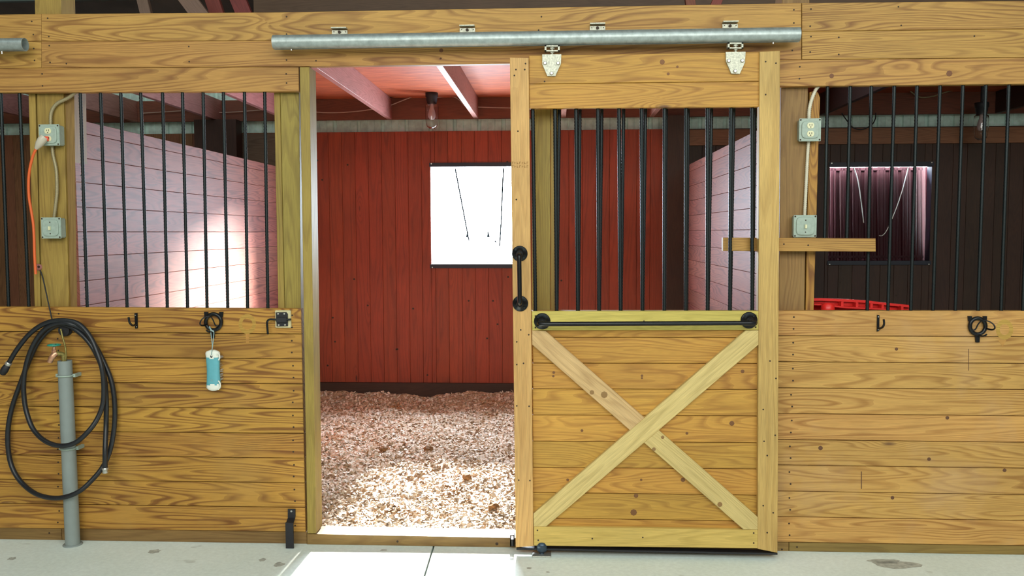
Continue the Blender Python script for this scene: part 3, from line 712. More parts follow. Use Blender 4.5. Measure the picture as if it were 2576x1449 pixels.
for row, yy in enumerate((407, 416)):
    for k in range(7):
        x = 1288 + k * 6.2
        plate(m, [(x, yy), (x + 1.2, yy), (x + 1.2, yy + 6), (x, yy + 6)], YF - .0036, YF - .003)
        plate(m, [(x, yy + (k % 3) * 2), (x + 4, yy + (k % 3) * 2), (x + 4, yy + 1 + (k % 3) * 2), (x, yy + 1 + (k % 3) * 2)], YF - .0036, YF - .003)
m.build('ink_stamp', INKM, door)['label'] = 'faint illegible lumber stamp'
def flange(mb_, px, py, y0, r=.037):
    c_ = P(px, py, y0); lathe(mb_, c_, (0, -1, 0), [(r, 0), (r, .005), (r * .93, .0075), (r * .5, .010), (r * .46, .022), (r * .40, .024)], 28, 0)
    for k in range(4):
        a_ = math.pi / 4 + k * math.pi / 2; q = c_ + Vector((math.cos(a_) * r * .72, -.007, math.sin(a_) * r * .72)); lathe(mb_, q, (0, -1, 0), [(.0045, 0), (.0045, .0025)], 8, 1, False)
    return c_
hnd = MB(); y0 = YF - .003
c1 = flange(hnd, 1307.5, 638, y0); c2 = flange(hnd, 1309, 763.5, y0)
out = Vector((0, -.055, 0))
def elb(a_, b_, r=.0105, o=out):
    d_ = (b_ - a_).normalized() * .02
    tube(hnd, smoothpath([a_, a_ + o * .6, a_ + o * .92 + d_ * .3, a_ + o + d_, (a_ + b_) / 2 + o, b_ + o - d_, b_ + o * .92 - d_ * .3, b_ + o * .6, b_], 5), r, 14)
elb(c1 + Vector((0, -.01, -.004)), c2 + Vector((0, -.01, .004)))
hnd.build('pull_handle', [BLACK, STEEL], door)['label'] = 'upright black pipe handle on the left stile'
hnd = MB(); y0 = YF
c1 = flange(hnd, 1364, 808, y0, .039); c2 = flange(hnd, 1884, 805.5, y0, .039)
elb(c1 + Vector((.0, -.01, 0)), c2 + Vector((.0, -.01, 0)), .0105, Vector((0, -.06, -.006)))
hnd.build('pull_handle', [BLACK, STEEL], door)['label'] = 'long horizontal black pipe handle on the cross rail'
def hanger(poly, bolts, fx0, fx1, fy0, fy1):
    m_ = MB(); plate(m_, poly, -.112, -.098)
    for (x, y) in bolts: c_ = P(x, y, -.112); lathe(m_, c_, (0, -1, 0), [(.0095, 0), (.0095, .004), (.006, .008)], 6, 1, False)
    o = m_.build('roller_hanger', [ZINC, BOLT], door)
    m_ = MB(); w = 4.5
    for q in ([(fx0, fy0), (fx1, fy0), (fx1, fy0 + 3), (fx0, fy0 + 3)], [(fx0, fy1 - 3), (fx1, fy1 - 3), (fx1, fy1), (fx0, fy1)], [(fx0, fy0), (fx0 + w, fy0), (fx0 + w, fy1), (fx0, fy1)], [(fx1 - w, fy0), (fx1, fy0), (fx1, fy1), (fx1 - w, fy1)]):
        plate(m_, q, -.102, -.07)
    cx_ = (fx0 + fx1) / 2; c_ = P(cx_, fy0 - 6, -.086); d_ = P(cx_, fy1 + 10, -.086); tube(m_, [c_, d_], .006, 8)
    e = P(cx_, (fy0 + fy1) / 2, -.086); lathe(m_, e - Vector((0, 0, .004)), (0, 0, 1), [(.011, 0), (.011, .008)], 6, 0, False)
    lathe(m_, P(cx_, fy1 + 3, -.086) - Vector((0, 0, .003)), (0, 0, 1), [(.010, 0), (.010, .006)], 6, 0, False)
    m_.build('trolley', ZINC, o)
hanger([(1364, 137), (1412, 136.5), (1411, 160), (1397, 191), (1377, 191), (1364.5, 162)], [(1371, 159), (1404, 159), (1387.6, 184.5)], 1370, 1408, 114, 129)
hanger([(1826, 130.6), (1875.7, 130), (1874, 157), (1861, 185.5), (1840, 184.6), (1826.8, 154)], [(1833, 153.5), (1867, 153), (1849, 179)], 1831, 1870, 107, 122)

# ============================================================ DOOR TRACK
def track(pa_, pb_, r, name, label, brs, screws):
    a_ = P(*pa_, -.086); b_ = P(*pb_, -.086); root = empty(name, (a_ + b_) / 2, label, 'door track')
    m_ = MB(); ax = (b_ - a_).normalized(); L = (b_ - a_).length
    up = Vector((0, 0, 1)); up = (up - ax * up.dot(ax)).normalized(); sd = ax.cross(up)
    n = 40; prof = []
    for k in range(n + 1):      # tube with a slot along its underside
        t = math.radians(-90 + 14 + (360 - 28) * k / n); prof.append((math.cos(t), math.sin(t)))
    NS = 24; V = []
    for rr in (r, r - .0025):
        for i in range(NS + 1):
            c_ = a_ + ax * L * i / NS
            for (cx_, sz) in prof: V.append(c_ + sd * cx_ * rr + up * sz * rr)
    n1 = n + 1; Fs = []; o = (NS + 1) * n1
    for i in range(NS):
        for k in range(n):
            Fs.append((i * n1 + k, i * n1 + k + 1, (i + 1) * n1 + k + 1, (i + 1) * n1 + k)); Fs.append((o + i * n1 + k, o + (i + 1) * n1 + k, o + (i + 1) * n1 + k + 1, o + i * n1 + k + 1))
    for e in (0, NS):
        for k in range(n): Fs.append((e * n1 + k, e * n1 + k + 1, o + e * n1 + k + 1, o + e * n1 + k))
    for i in range(NS):
        for k in (0, n): Fs.append((i * n1 + k, (i + 1) * n1 + k, o + (i + 1) * n1 + k, o + i * n1 + k))
    m_.add(V, Fs, None, 0, True); ob = m_.build('tube', GALV, root)
    md = ob.modifiers.new('edge', 'EDGE_SPLIT'); md.split_angle = math.radians(40)
    for (x, y) in brs:
        m_ = MB(); plate(m_, [(x - 19, y - 3), (x + 19.5, y - 3), (x + 20, y + 9), (x - 19, y + 9)], -.010, .0)
        t1_ = P(x - 19, y - 9, -.012); t2_ = P(x + 19, y - 8, -.012)
        box(m_, (t1_.x, -.034, t1_.z - .006), (t2_.x, 0, t1_.z - .001))
        ce = P(x, y + 6, -.03); ca = P(x, y + 12, -.06)
        box(m_, (ce.x - .02, -.07, P(x, y + 13, -.04).z), (ce.x + .02, 0, P(x, y + 10, -.04).z))
        q = P(x, y + 2, -.012); lathe(m_, q, (0, -1, 0), [(.0075, 0), (.0075, .006)], 6, 1, False)
        for dx_ in (-14, 15): dot(m_, x + dx_, y + 1, -.0105, .0025, 1)
        m_.build('bracket', [ZINC, NAIL], root)
    for (x, y) in screws:
        m_ = MB(); c_ = P(x, y, -.086); tube(m_, [c_ + Vector((0, 0, .012)), c_ - Vector((0, 0, .008))], .0045, 8); m_.build('stop_screw', BOLT, root)
    return root
track((688.5, 106.5), (2011, 87), .0335, 'door_track', 'long galvanised tube track that carries the sliding door', [(854, 79), (1175.5, 73.5), (1503, 68.5), (1836.5, 63.5)], [(1945, 106), (733, 93 + 30)])
track((-420, 117), (63.5, 112), .031, 'door_track', 'short end of a second galvanised track at the upper left corner', [(-150, 88)], [(5, 132)])

# ============================================================ ELECTRICAL
def conduit(px_pts, y, r, label, mat, ribs=True):
    pts = smoothpath([P(x, yy, y_ if isinstance(y_, float) else y) for (x, yy, *y_2) in px_pts for y_ in [y_2[0] if y_2 else y]], 24)
    n = len(pts) - 1; m_ = MB()
    # resample evenly
    L = [0]
    for i in range(n): L.append(L[-1] + (pts[i + 1] - pts[i]).length)
    K = max(int(L[-1] / .0045), 8); q = []; j = 0
    for i in range(K + 1):
        s_ = L[-1] * i / K
        while j < n - 1 and L[j + 1] < s_: j += 1
        q.append(pts[j].lerp(pts[j + 1], (s_ - L[j]) / max(L[j + 1] - L[j], 1e-9)))
    tube(m_, q, r, 9, 0, (lambda t: 1.12 if round(t * K) % 2 else .86) if ribs else None)
    return tag(m_.build('conduit', mat), label, 'conduit')
def ebox(name, px0, py0, px1, py1, yf, yb, label, cat, kind, s=1):
    a_ = P(px0, py0, yf); b_ = P(px1, py1, yf); cx_ = (a_.x + b_.x) / 2; cz = (a_.z + b_.z) / 2; w = (b_.x - a_.x) / 2; h = (a_.z - b_.z) / 2
    root = empty(name, (cx_, yb, b_.z), label, cat)
    m_ = MB(); box(m_, (cx_ - w * .93, yf + .006, cz - h * .93), (cx_ + w * .93, yb, cz + h * .93), 0, .004); m_.build('box_body', BOXG, root)
    m_ = MB(); box(m_, (cx_ - w, yf, cz - h), (cx_ + w, yf + .006, cz + h), 0, .0018)
    rr = w * .80; V = []; n = 32
    for (r_, y_) in ((rr, yf), (rr * .97, yf - .006), (rr * .9, yf - .007)):
        for k in range(n):
            t = 2 * math.pi * k / n; ex = 1 / (abs(math.cos(t)) ** 5 + abs(math.sin(t)) ** 5) ** .2; V.append((cx_ + math.cos(t) * r_ * ex, y_, cz + math.sin(t) * r_ * ex))
    m_.add(V, [(i * n + k, i * n + (k + 1) % n, (i + 1) * n + (k + 1) % n, (i + 1) * n + k) for i in range(2) for k in range(n)] + [tuple(range(2 * n, 3 * n))])
    m_.build('cover', BOXG, root)
    for sx in (-1, 1):
        for sz in (-1, 1):
            m_ = MB(); lathe(m_, (cx_ + sx * w * .87, yf, cz + sz * h * .87), (0, -1, 0), [(.004, -.001), (.004, .0015)], 8, 0, False); m_.build('cover_screw', NAIL, root)
    if kind == 'outlet':
        for k in (1, -1):
            zc = cz + k * h * .36; m_ = MB(); V = []; n = 24; R_ = w * .32
            for y_ in (yf - .007, yf - .0095):
                for q in range(n):
                    t = 2 * math.pi * q / n; V.append((cx_ + math.cos(t) * R_, y_, zc + max(-.82, min(.82, math.sin(t))) * R_))
            m_.add(V, [(q, (q + 1) % n, n + (q + 1) % n, n + q) for q in range(n)] + [tuple(range(n, 2 * n))])
            for dx_, hh in ((-.3, .22), (.3, .28)): box(m_, (cx_ + dx_ * R_ - .0012, yf - .0102, zc + R_ * (.15 - hh)), (cx_ + dx_ * R_ + .0012, yf - .009, zc + R_ * (.15 + hh)), 1)
            lathe(m_, (cx_, yf - .009, zc - R_ * .45), (0, -1, 0), [(.0028, 0), (.0028, .0012)], 8, 1, False)
            m_.build('receptacle', [CREAM, NAIL], root)
    else:
        m_ = MB(); box(m_, (cx_ - .0045, yf - .018, cz - .010), (cx_ + .0045, yf - .006, cz + .008), 0, .001); box(m_, (cx_ - .008, yf - .0085, cz - .016), (cx_ + .008, yf - .0068, cz + .016), 1)
        m_.build('toggle', [CREAM, BOXG], root)
        for dz in (-.028, .028):
            m_ = MB(); lathe(m_, (cx_, yf - .007, cz + dz), (0, -1, 0), [(.003, 0), (.003, .001)], 8, 0, False); m_.build('face_screw', NAIL, root)
    return root
ebox('outlet_box', 96, 313, 150, 366, -.01, .044, 'grey outlet box on the left post with an orange cord plugged in', 'outlet', 'outlet')
ebox('switch_box', 102, 547, 154, 600, -.008, .044, 'grey switch box low on the left post', 'switch', 'switch')
ebox('outlet_box', 2011, 298, 2065, 355, -.006, .041, 'grey outlet box with two free sockets on the right post', 'outlet', 'outlet')
ebox('switch_box', 1997, 541, 2054, 597, -.008, .041, 'grey switch box standing just above the short ledge board on the right post', 'switch', 'switch')
conduit([(196, 226), (185, 236, .03), (170, 247, .03), (142, 262, .03), (129, 284, .03), (127.5, 314, .03)], .03, .0085, 'ribbed beige conduit curving from the header down to the left outlet box', COND)
conduit([(131, 367), (134, 392), (141.7, 429), (143.5, 479), (140, 516), (136, 549)], .03, .0082, 'ribbed beige conduit bowing between the left outlet box and switch box', COND)
conduit([(2062, 214), (2052, 226), (2042, 250), (2036, 275), (2035, 300)], .03, .0085, 'pale conduit running from the header to the right outlet box', COND2)
conduit([(2034, 354), (2031, 400), (2027, 480), (2024, 543)], .03, .0078, 'straight pale conduit between the right outlet and switch boxes', COND2)
# extension cord
root = empty('extension_cord', P(88, 640, .03), 'orange extension cord hanging from the left outlet box', 'cord')
m = MB(); cp = [(91, 374), (82, 395), (75, 425), (72, 455), (73, 495), (79, 533), (84, 566), (86, 606), (87, 645), (90, 690)]
tube(m, smoothpath([P(x, y, lerp(-.03, .0, min(1, i / 4))) for i, (x, y) in enumerate(cp)], 6), .0065, 10); m.build('cable', ORANGE, root)
m = MB(); tube(m, [P(91, 374, -.03), P(99, 362, -.035), P(106, 352, -.035), P(112, 345, -.03)], .020, 10, 0, lambda t: .45 + .6 * min(1, t * 2.5)); m.build('plug_body', CLEARP, root)
m = MB(); tube(m, [P(106, 349, -.032), P(122, 349, -.024)], .012, 10); m.build('plug_core', plain('orange_red_plug', (0.85, 0.08, 0.03), .4), root)

# ============================================================ WATER PIPE, FAUCET, HOSE
root = empty('pipe_sleeve', PZ(184, 1366), 'upright grey plastic pipe rising from the floor at the left wall', 'pipe')
ptop = P(163, 907, -.055); pb_ = P(183, 1366, -.055); pb_ = Vector((pb_.x, -.055, 0.0))
m = MB(); ax = (ptop - pb_).normalized(); L = (ptop - pb_).length
lathe(m, pb_, ax, [(.0345, 0), (.0345, L * .3), (.033, L), (.029, L), (.029, L - .15)], 28, 0, True, False)
o = m.build('pipe', PVC, root); o.modifiers.new('edge', 'EDGE_SPLIT').split_angle = math.radians(40)
m = MB(); lathe(m, pb_, (0, 0, 1), [(.046, 0), (.046, .004), (.036, .006)], 24); m.build('floor_collar', PVC, root)
for i, f_ in enumerate(((944 - 907) / 459., (1124 - 907) / 459.)):
    c_ = ptop.lerp(pb_, f_); m = MB(); tube(m, [c_ + Vector((.0365 * math.cos(t), -.0365 * math.sin(t), 0)) for t in [math.pi * k / 16 for k in range(17)]], .0045, 6)
    for s_ in (-1, 1): box(m, (c_.x + s_ * .036 - (.014 if s_ < 0 else 0), c_.y, c_.z - .008), (c_.x + s_ * .036 + (.014 if s_ > 0 else 0), -.0002, c_.z + .008))
    m.build('pipe_strap', BOXG, root)
root = empty('faucet', ptop, 'copper hose faucet with a teal handle above the grey pipe', 'faucet')
m = MB(); tube(m, smoothpath([ptop - Vector((.006, 0, .1)), ptop + Vector((-.006, 0, .015)), P(160, 893, -.055), P(152, 890, -.065), P(140, 890, -.08)], 5), .011, 12)
m.build('valve_body', BRASS, root)
m = MB(); tube(m, smoothpath([P(143, 888, -.08), P(137, 892, -.085), P(130, 900, -.09), P(125, 911, -.09)], 5), .013, 12, 0, lambda t: 1.1 - .3 * abs(t - .5)); tube(m, [P(136, 893, -.08), P(136, 872, -.08)], .007, 10)
lathe(m, P(136, 886, -.08), (0, 0, 1), [(.012, 0), (.012, .01), (.009, .014)], 6, 0, False); m.build('spout', COPPER, root)
m = MB(); c_ = P(136, 870, -.08); lathe(m, c_, (0, 0, 1), [(.010, 0), (.010, .006)], 10)
n = 28; V = []
ang = []
for k in range(4):
    a_ = k * math.pi / 2 + .3; tube(m, [c_, c_ + Vector((math.cos(a_) * .026, math.sin(a_) * .026, .004))], .004, 6)
tube(m, [c_ + Vector((math.cos(t) * .028, math.sin(t) * .028, .004)) for t in [2 * math.pi * k / 24 for k in range(25)]], .0038, 8); m.build('handle', TEAL, root)
m = MB(); tube(m, smoothpath([P(153, 828, -.045), P(158, 850, -.055), P(164, 872, -.055), P(166, 893, -.055), P(165, 915, -.055)], 6), .0045, 8)
tag(m.build('valve_cable', BRASS), 'thin dark cable dropping from the hose hanger into the grey pipe', 'cable')
m = MB(); cc = P(168, 822, -.035)
lathe(m, (P(168, 830, 0).x, -.0, P(168, 830, 0).z), (0, -1, 0), [(.030, 0), (.030, .012), (.02, .016), (.018, .02), (.03, .024), (.028, .028)], 20); tag(m.build('hose_hanger', BLACKM), 'black hanger holding the coiled hose on the wall', 'hanger')
root = empty('hanging_wire', P(104, 686, .03), 'thin dark wire hanging from a wooden toggle on the left post', 'wire')
m = MB(); tube(m, smoothpath([P(101, 680, .03), P(108, 700, .02), P(118, 745, -.01), P(126, 782, -.02), P(133, 812, -.02)], 5), .0032, 7); m.build('wire', BLACKM, root)
m = MB(); lathe(m, P(98, 672, .045), (0, -1, 0), [(.017, 0), (.017, .008), (.010, .014)], 14); lathe(m, P(98, 671, .03), (0, -1, 0), [(.006, 0), (.006, .004)], 8, 1, False); m.build('toggle_disc', [WJ, NAIL], root)
# hose
def HQ(x, y, Y): return P(x / 2.102, 760 + y / 2.102, Y)
hp_ = [(45, 325, -.06), (90, 250, -.06), (160, 165, -.058), (240, 112, -.056), (330, 96, -.055), (415, 115, -.055), (475, 180, -.06), (512, 260, -.065), (537, 340, -.07), (548, 430, -.07), (545, 530, -.075), (518, 610, -.09), (470, 680, -.115), (400, 742, -.13), (320, 760, -.13), (240, 735, -.115), (178, 675, -.085), (143, 590, -.07), (127, 500, -.062), (127, 400, -.056), (147, 300, -.05), (185, 210, -.05), (240, 142, -.052), (310, 112, -.054), (380, 118, -.056), (440, 150, -.03), (500, 225, -.022), (555, 330, -.022), (592, 430, -.024), (607, 550, -.026), (603, 670, -.032), (583, 780, -.045), (550, 860, -.065), (497, 930, -.09), (415, 1003, -.12), (310, 1036, -.125), (200, 1018, -.105), (115, 955, -.06), (63, 870, -.04), (43, 770, -.032), (44, 660, -.03), (66, 550, -.03), (108, 430, -.03), (150, 320, -.028), (200, 215, -.028), (270, 140, -.03), (345, 120, -.034), (425, 165, -.04), (490, 240, -.045), (540, 350, -.046), (560, 480, -.046), (561, 640, -.046), (556, 780, -.085), (556, 880, -.09)]
root = empty('garden_hose', HQ(330, 1045, -.08), 'coiled black rubber hose hung around the grey pipe', 'hose')
m = MB(); tube(m, smoothpath([HQ(*p) for p in hp_], 7), .0118, 12); m.build('hose_tube', RUB, root)
m = MB(); a = HQ(556, 880, -.09); lathe(m, a, (0, 0, -1), [(.014, -.004), (.016, .0), (.016, .006), (.0125, .008), (.0135, .016), (.0135, .022)], 18); m.build('coupling', BOLT, root)
m = MB(); a = HQ(45, 325, -.06); b = HQ(20, 365, -.06); dd = (b - a).normalized(); lathe(m, a, dd, [(.014, -.008), (.016, -.004), (.016, .006), (.013, .01)], 16); m.build('clamp_ring', BOLT, root)
m = MB(); lathe(m, a + dd * .01, dd, [(.012, 0), (.016, .006), (.019, .03), (.016, .05), (.010, .055)], 14); m.build('nozzle_end', BLACKM, root)

# ============================================================ HOOKS AND HARDWARE
def jhook(p_, plate_q, hook, label):
    m_ = MB(); plate(m_, plate_q, -.006, 0)
    tube(m_, smoothpath([P(x, y, yy) for x, y, yy in hook], 6), .0052, 8)
    c_ = P(plate_q[0][0] + 2.5, plate_q[0][1] + 5, -.006); lathe(m_, c_, (0, -1, 0), [(.003, 0), (.003, .002)], 8, 1, False)
    c_ = P(plate_q[2][0] - 2.5, plate_q[2][1] - 4, -.006); lathe(m_, c_, (0, -1, 0), [(.003, 0), (.003, .002)], 8, 1, False)
    return tag(m_.build('coat_hook', [BLACK, BOLT]), label, 'hook')
jhook(0, [(338, 788), (345, 787), (346, 826), (340, 827)], [(342, 815, -.006), (338, 818, -.02), (332, 818, -.04), (326, 811, -.055), (323.5, 798, -.06)], 'small black single hook on the left wall right of the hose')
jhook(0, [(2207, 792), (2212.5, 793), (2212, 833), (2206, 834)], [(2209, 826, -.006), (2215, 826, -.02), (2221, 822, -.04), (2224, 814, -.052), (2223, 804, -.058)], 'small black single hook on the right wall')
def ringhook(cx_, cy_, s, label, R_=19.5, t=.0095):
    m_ = MB()
    pts = [P(cx_ + R_ * math.cos(a_), cy_ + R_ * 1.03 * math.sin(a_), -.010) for a_ in [2 * math.pi * k / 36 for k in range(37)]]
    tube(m_, pts, t, 8, 0, None, False)
    for dx_ in (-19, 19): plate(m_, [(cx_ + dx_ - 5, cy_ - 25), (cx_ + dx_ + 5, cy_ - 25), (cx_ + dx_ + 4, cy_ - 12), (cx_ + dx_ - 4, cy_ - 12)], -.008, 0)
    plate(m_, [(cx_ - 6 * s * -1 - 5, cy_ + 18), (cx_ + 6 * s + 7, cy_ + 18), (cx_ + 4 * s + 5, cy_ + 40), (cx_ + 4 * s - 3, cy_ + 42)] if s < 0 else [(cx_ - 6, cy_ + 18), (cx_ + 6, cy_ + 18), (cx_ + 5, cy_ + 41), (cx_ - 4, cy_ + 41)], -.01, 0)
    # curved strap across the ring that ends in the hook
    tube(m_, smoothpath([P(cx_ - s * 15, cy_ + 10, -.016), P(cx_ - s * 6, cy_ + 8, -.02), P(cx_ + s * 2, cy_ - 6, -.03), P(cx_ + s * 12, cy_ - 14, -.045), P(cx_ + s * 28, cy_ - 12, -.06), P(cx_ + s * 40, cy_ - 4, -.07), P(cx_ + s * 43, cy_ + 5, -.07), P(cx_ + s * 36, cy_ + 9, -.05), P(cx_ + s * 22, cy_ + 6, -.02)], 6), .004, 8, 0, lambda q: .8 + .8 * max(0, q - .6))
    tube(m_, smoothpath([P(cx_, cy_ + 22, -.012), P(cx_ + s * 10, cy_ + 25, -.03), P(cx_ + s * 18, cy_ + 24, -.045), P(cx_ + s * 23, cy_ + 20, -.05)], 5), .0042, 8)
    return tag(m_.build('bridle_hook', BLACK), label, 'hook')
ringhook(537, 810, -.78, 'black ring shaped bridle hook the blue and white brush hangs from')
ringhook(2459.5, 820.5, 1, 'black ring shaped bridle hook on the right wall')
# brush hung by a cord
root = empty('grooming_brush', P(536, 983, -.03), 'light blue and white grooming brush hanging by a cord from the ring hook', 'brush')
def brush_outline(t):   # half width in metres along the height 0 bottom..1 top
    w0 = .036
    if t < .09: return w0 * math.sqrt(max(0, 1 - ((.09 - t) / .09) ** 2)) * 1.0
    if t > .92: return w0 * math.sqrt(max(0, 1 - ((t - .92) / .08) ** 2)) * 1.0
    return w0 - .0045 * math.sin(math.pi * (t - .09) / .83)
bt = P(535, 880, -.03); bb = P(538, 983, -.03); m = MB(); n = 20; NZ = 28; V = []; mats_f = []
for i in range(NZ + 1):
    t = i / NZ; tt = min(max(t, .004), .996); c_ = bb.lerp(bt, t); w = brush_outline(tt); d_ = .017 * (w / .036) ** .5
    for k in range(n):
        a_ = 2 * math.pi * k / n; ex = (abs(math.cos(a_)) ** 2.6 + abs(math.sin(a_)) ** 2.6) ** (-1 / 2.6); V.append(c_ + Vector((math.cos(a_) * w * ex, -math.sin(a_) * d_ * ex, 0)))
for i in range(NZ):
    for k in range(n):
        t = (i + .5) / NZ; a_ = 2 * math.pi * (k + .5) / n; xx = math.cos(a_)
        lo = .17 - .07 * xx * xx + (0 if xx < .6 else .03); hi = .80 + .07 * xx * xx - (0.0 if xx < .6 else .02)
        mi = 1 if lo < t < hi else 0
        m.add([V[i * n + k], V[i * n + (k + 1) % n], V[(i + 1) * n + (k + 1) % n], V[(i + 1) * n + k]], [(0, 1, 2, 3)], None, mi, False)
m.add(V[:n], [tuple(range(n))]); m.add(V[-n:], [tuple(range(n))])
o = m.build('handle', [WHITEP, BLUEP], root)
bmw = bmesh.new(); bmw.from_mesh(o.data); bmesh.ops.remove_doubles(bmw, verts=bmw.verts, dist=1e-5); bmesh.ops.recalc_face_normals(bmw, faces=bmw.faces); bmw.to_mesh(o.data); bmw.free()
for p in o.data.polygons: p.use_smooth = True
m = MB()
for (x, y, r_) in ((532, 893, .006),): lathe(m, P(x, y, -.0455), (0, -1, 0), [(r_, -.004), (r_, .0012)], 12, 0, False); lathe(m, P(x, y + 4, -.0455), (0, -1, 0), [(r_, -.004), (r_, .0012)], 12, 0, False)
m.build('hang_hole', BLACKM, root)
m = MB(); tube(m, [P(529.5, 954, -.047), P(532, 957, -.047), P(529.5, 960, -.047)], .0006, 5); tube(m, [P(536.5, 954, -.047), P(532, 957, -.047), P(536.5, 960, -.047)], .0006, 5); m.build('maker_mark', BOXG, root)
for (q, a_) in (([(544, 893), (548, 890), (552, 893), (552.5, 900), (550, 906)], 0), ([(549, 958), (553, 963), (554, 972), (549, 980)], 0)):
    m = MB(); tube(m, smoothpath([P(x, y, -.0445) for x, y in q], 5), .0035, 7); m.build('white_trim', WHITEP, root)
m = MB(); rr_ = random.Random(5)
for k in range(160):
    zt_ = rr_.uniform(.14, .84); c_ = bb.lerp(bt, zt_) + Vector((rr_.uniform(-.022, .036), 0.006, 0)); e = c_ + Vector((rr_.uniform(.0, .010), .020, rr_.uniform(-.003, .003)))
    tube(m, [c_, e], .0012, 4)
m.build('bristles', plain('pale_bristles', (0.5, 0.46, 0.42), .6), root)
m = MB(); tube(m, smoothpath([P(529, 826, -.03), P(533, 832, -.034), P(538, 835, -.034), P(537, 850, -.034), P(535, 868, -.04), P(533, 884, -.048), P(532, 894, -.048)], 5), .0022, 7)
tube(m, smoothpath([P(529, 826, -.03), P(530, 834, -.03), P(532, 850, -.03), P(534, 868, -.036), P(533, 884, -.046)], 5), .0022, 7)
tube(m, smoothpath([P(527, 822, -.024), P(531, 830, -.036), P(538, 834, -.034)], 5), .004, 7); m.build('cord', CORDB, root)
# slide latch
root = empty('door_latch', P(708, 824, -.01), 'black slide latch with bent bolt on a cream block left of the doorway', 'latch')
m = MB(); a = P(691.5, 781, -.016); b = P(731.5, 824.5, -.016); box(m, (a.x, -.016, b.z), (b.x, 0, a.z), 0, .002); m.build('mounting_block', CREAMW, root)
m = MB(); plate(m, [(693.5, 786), (720, 785.5), (723.5, 790), (724, 820.5), (696, 821)], -.021, -.016); a = P(695, 799, -.03); b = P(723, 811, -.03); box(m, (a.x, -.036, b.z), (b.x, -.02, a.z), 0, .003); m.build('latch_plate', BLACKM, root)
m = MB(); tube(m, smoothpath([P(732, 803.5, -.03), P(710, 804, -.03), P(690, 803.5, -.03), P(679, 803.5, -.03), P(673, 808, -.03), P(672, 816, -.03), P(673, 829, -.03), P(674, 841, -.03)], 6), .0052, 9); m.build('bolt', BLACK, root)
for (x, y) in ((699.5, 789.5), (715, 789.5), (701, 817.5), (717, 817)):
    m = MB(); lathe(m, P(x, y, -.021), (0, -1, 0), [(.0052, 0), (.0052, .002), (.003, .003)], 10); m.build('screw', BOLT, root)
# door stop
root = empty('door_stop', P(728, 1366, -.05), 'black bent steel door stop at the foot of the left wall', 'door stop')
m = MB(); plate(m, [(724, 1280.5), (742.5, 1280.5), (742, 1304), (724, 1304)], -.014, -.008)
a = P(724, 1303, -.012); b = P(742, 1303, -.012); c_ = P(719, 1316, -.06); d_ = P(738, 1316, -.06)
V = [a, b, d_, c_] + [v + Vector((0, .006, 0)) for v in (a, b, d_, c_)]
m.add(V, [(0, 1, 2, 3), (4, 5, 6, 7), (0, 1, 5, 4), (1, 2, 6, 5), (2, 3, 7, 6), (3, 0, 4, 7)])
e = PZ(718.5, 1372); zf = .002
x0_, x1_ = P(718.5, 1340, -.06).x, P(738, 1340, -.06).x
box(m, (x0_, -.062, .001), (x1_, -.054, c_.z + .002)); box(m, (a.x, -.010, P(724, 1300, -.01).z), (b.x, .001, P(724, 1282, -.01).z)); m.build('stop_plate', BLACKM, root)
m = MB(); lathe(m, P(733, 1286, -.014), (0, -1, 0), [(.005, 0), (.005, .002)], 10); m.build('screw', BOLT, root)
# small floor bracket at the sill end
m = MB(); a = P(1283, 1346, -.03); b = P(1294, 1376, -.03)
for q in ([(1283, 1346), (1294, 1346), (1294, 1349), (1283, 1349)], [(1283, 1346), (1285.5, 1346), (1285.5, 1375), (1283, 1375)], [(1291.5, 1346), (1294, 1346), (1294, 1375), (1291.5, 1375)], [(1283, 1357), (1294, 1357), (1294, 1374), (1283, 1374)]): plate(m, q, -.03, -.003)
tag(m.build('floor_bracket', BLACKM), 'small dark bracket on the sill beside the door foot', 'bracket')
# roller guide
c_ = PZ(1362, 1396); root = empty('floor_guide', c_, 'steel roller guide on the concrete at the foot of the door', 'roller')
m = MB(); a = PZ(1339, 1403); b = PZ(1386, 1389); box(m, (a.x, a.y, 0.0002), (PZ(1386, 1403).x, b.y, .008), 0, .002); m.build('base_plate', BOLT, root)
m = MB(); cc = Vector((P(1363, 1390, (a.y + b.y) / 2).x, (a.y + b.y) / 2, .008)); lathe(m, cc, (0, 0, 1), [(.012, 0), (.012, .008), (.022, .012), (.0265, .02), (.0265, .046), (.020, .056), (.010, .061)], 22); m.build('roller', plain('blue_grey_steel', (0.05, 0.075, 0.11), .3, .5), root)
m = MB(); lathe(m, cc + Vector((0, 0, .06)), (0, 0, 1), [(.008, 0), (.008, .005)], 6, 0, False); m.build('axle_bolt', BOLT, root)

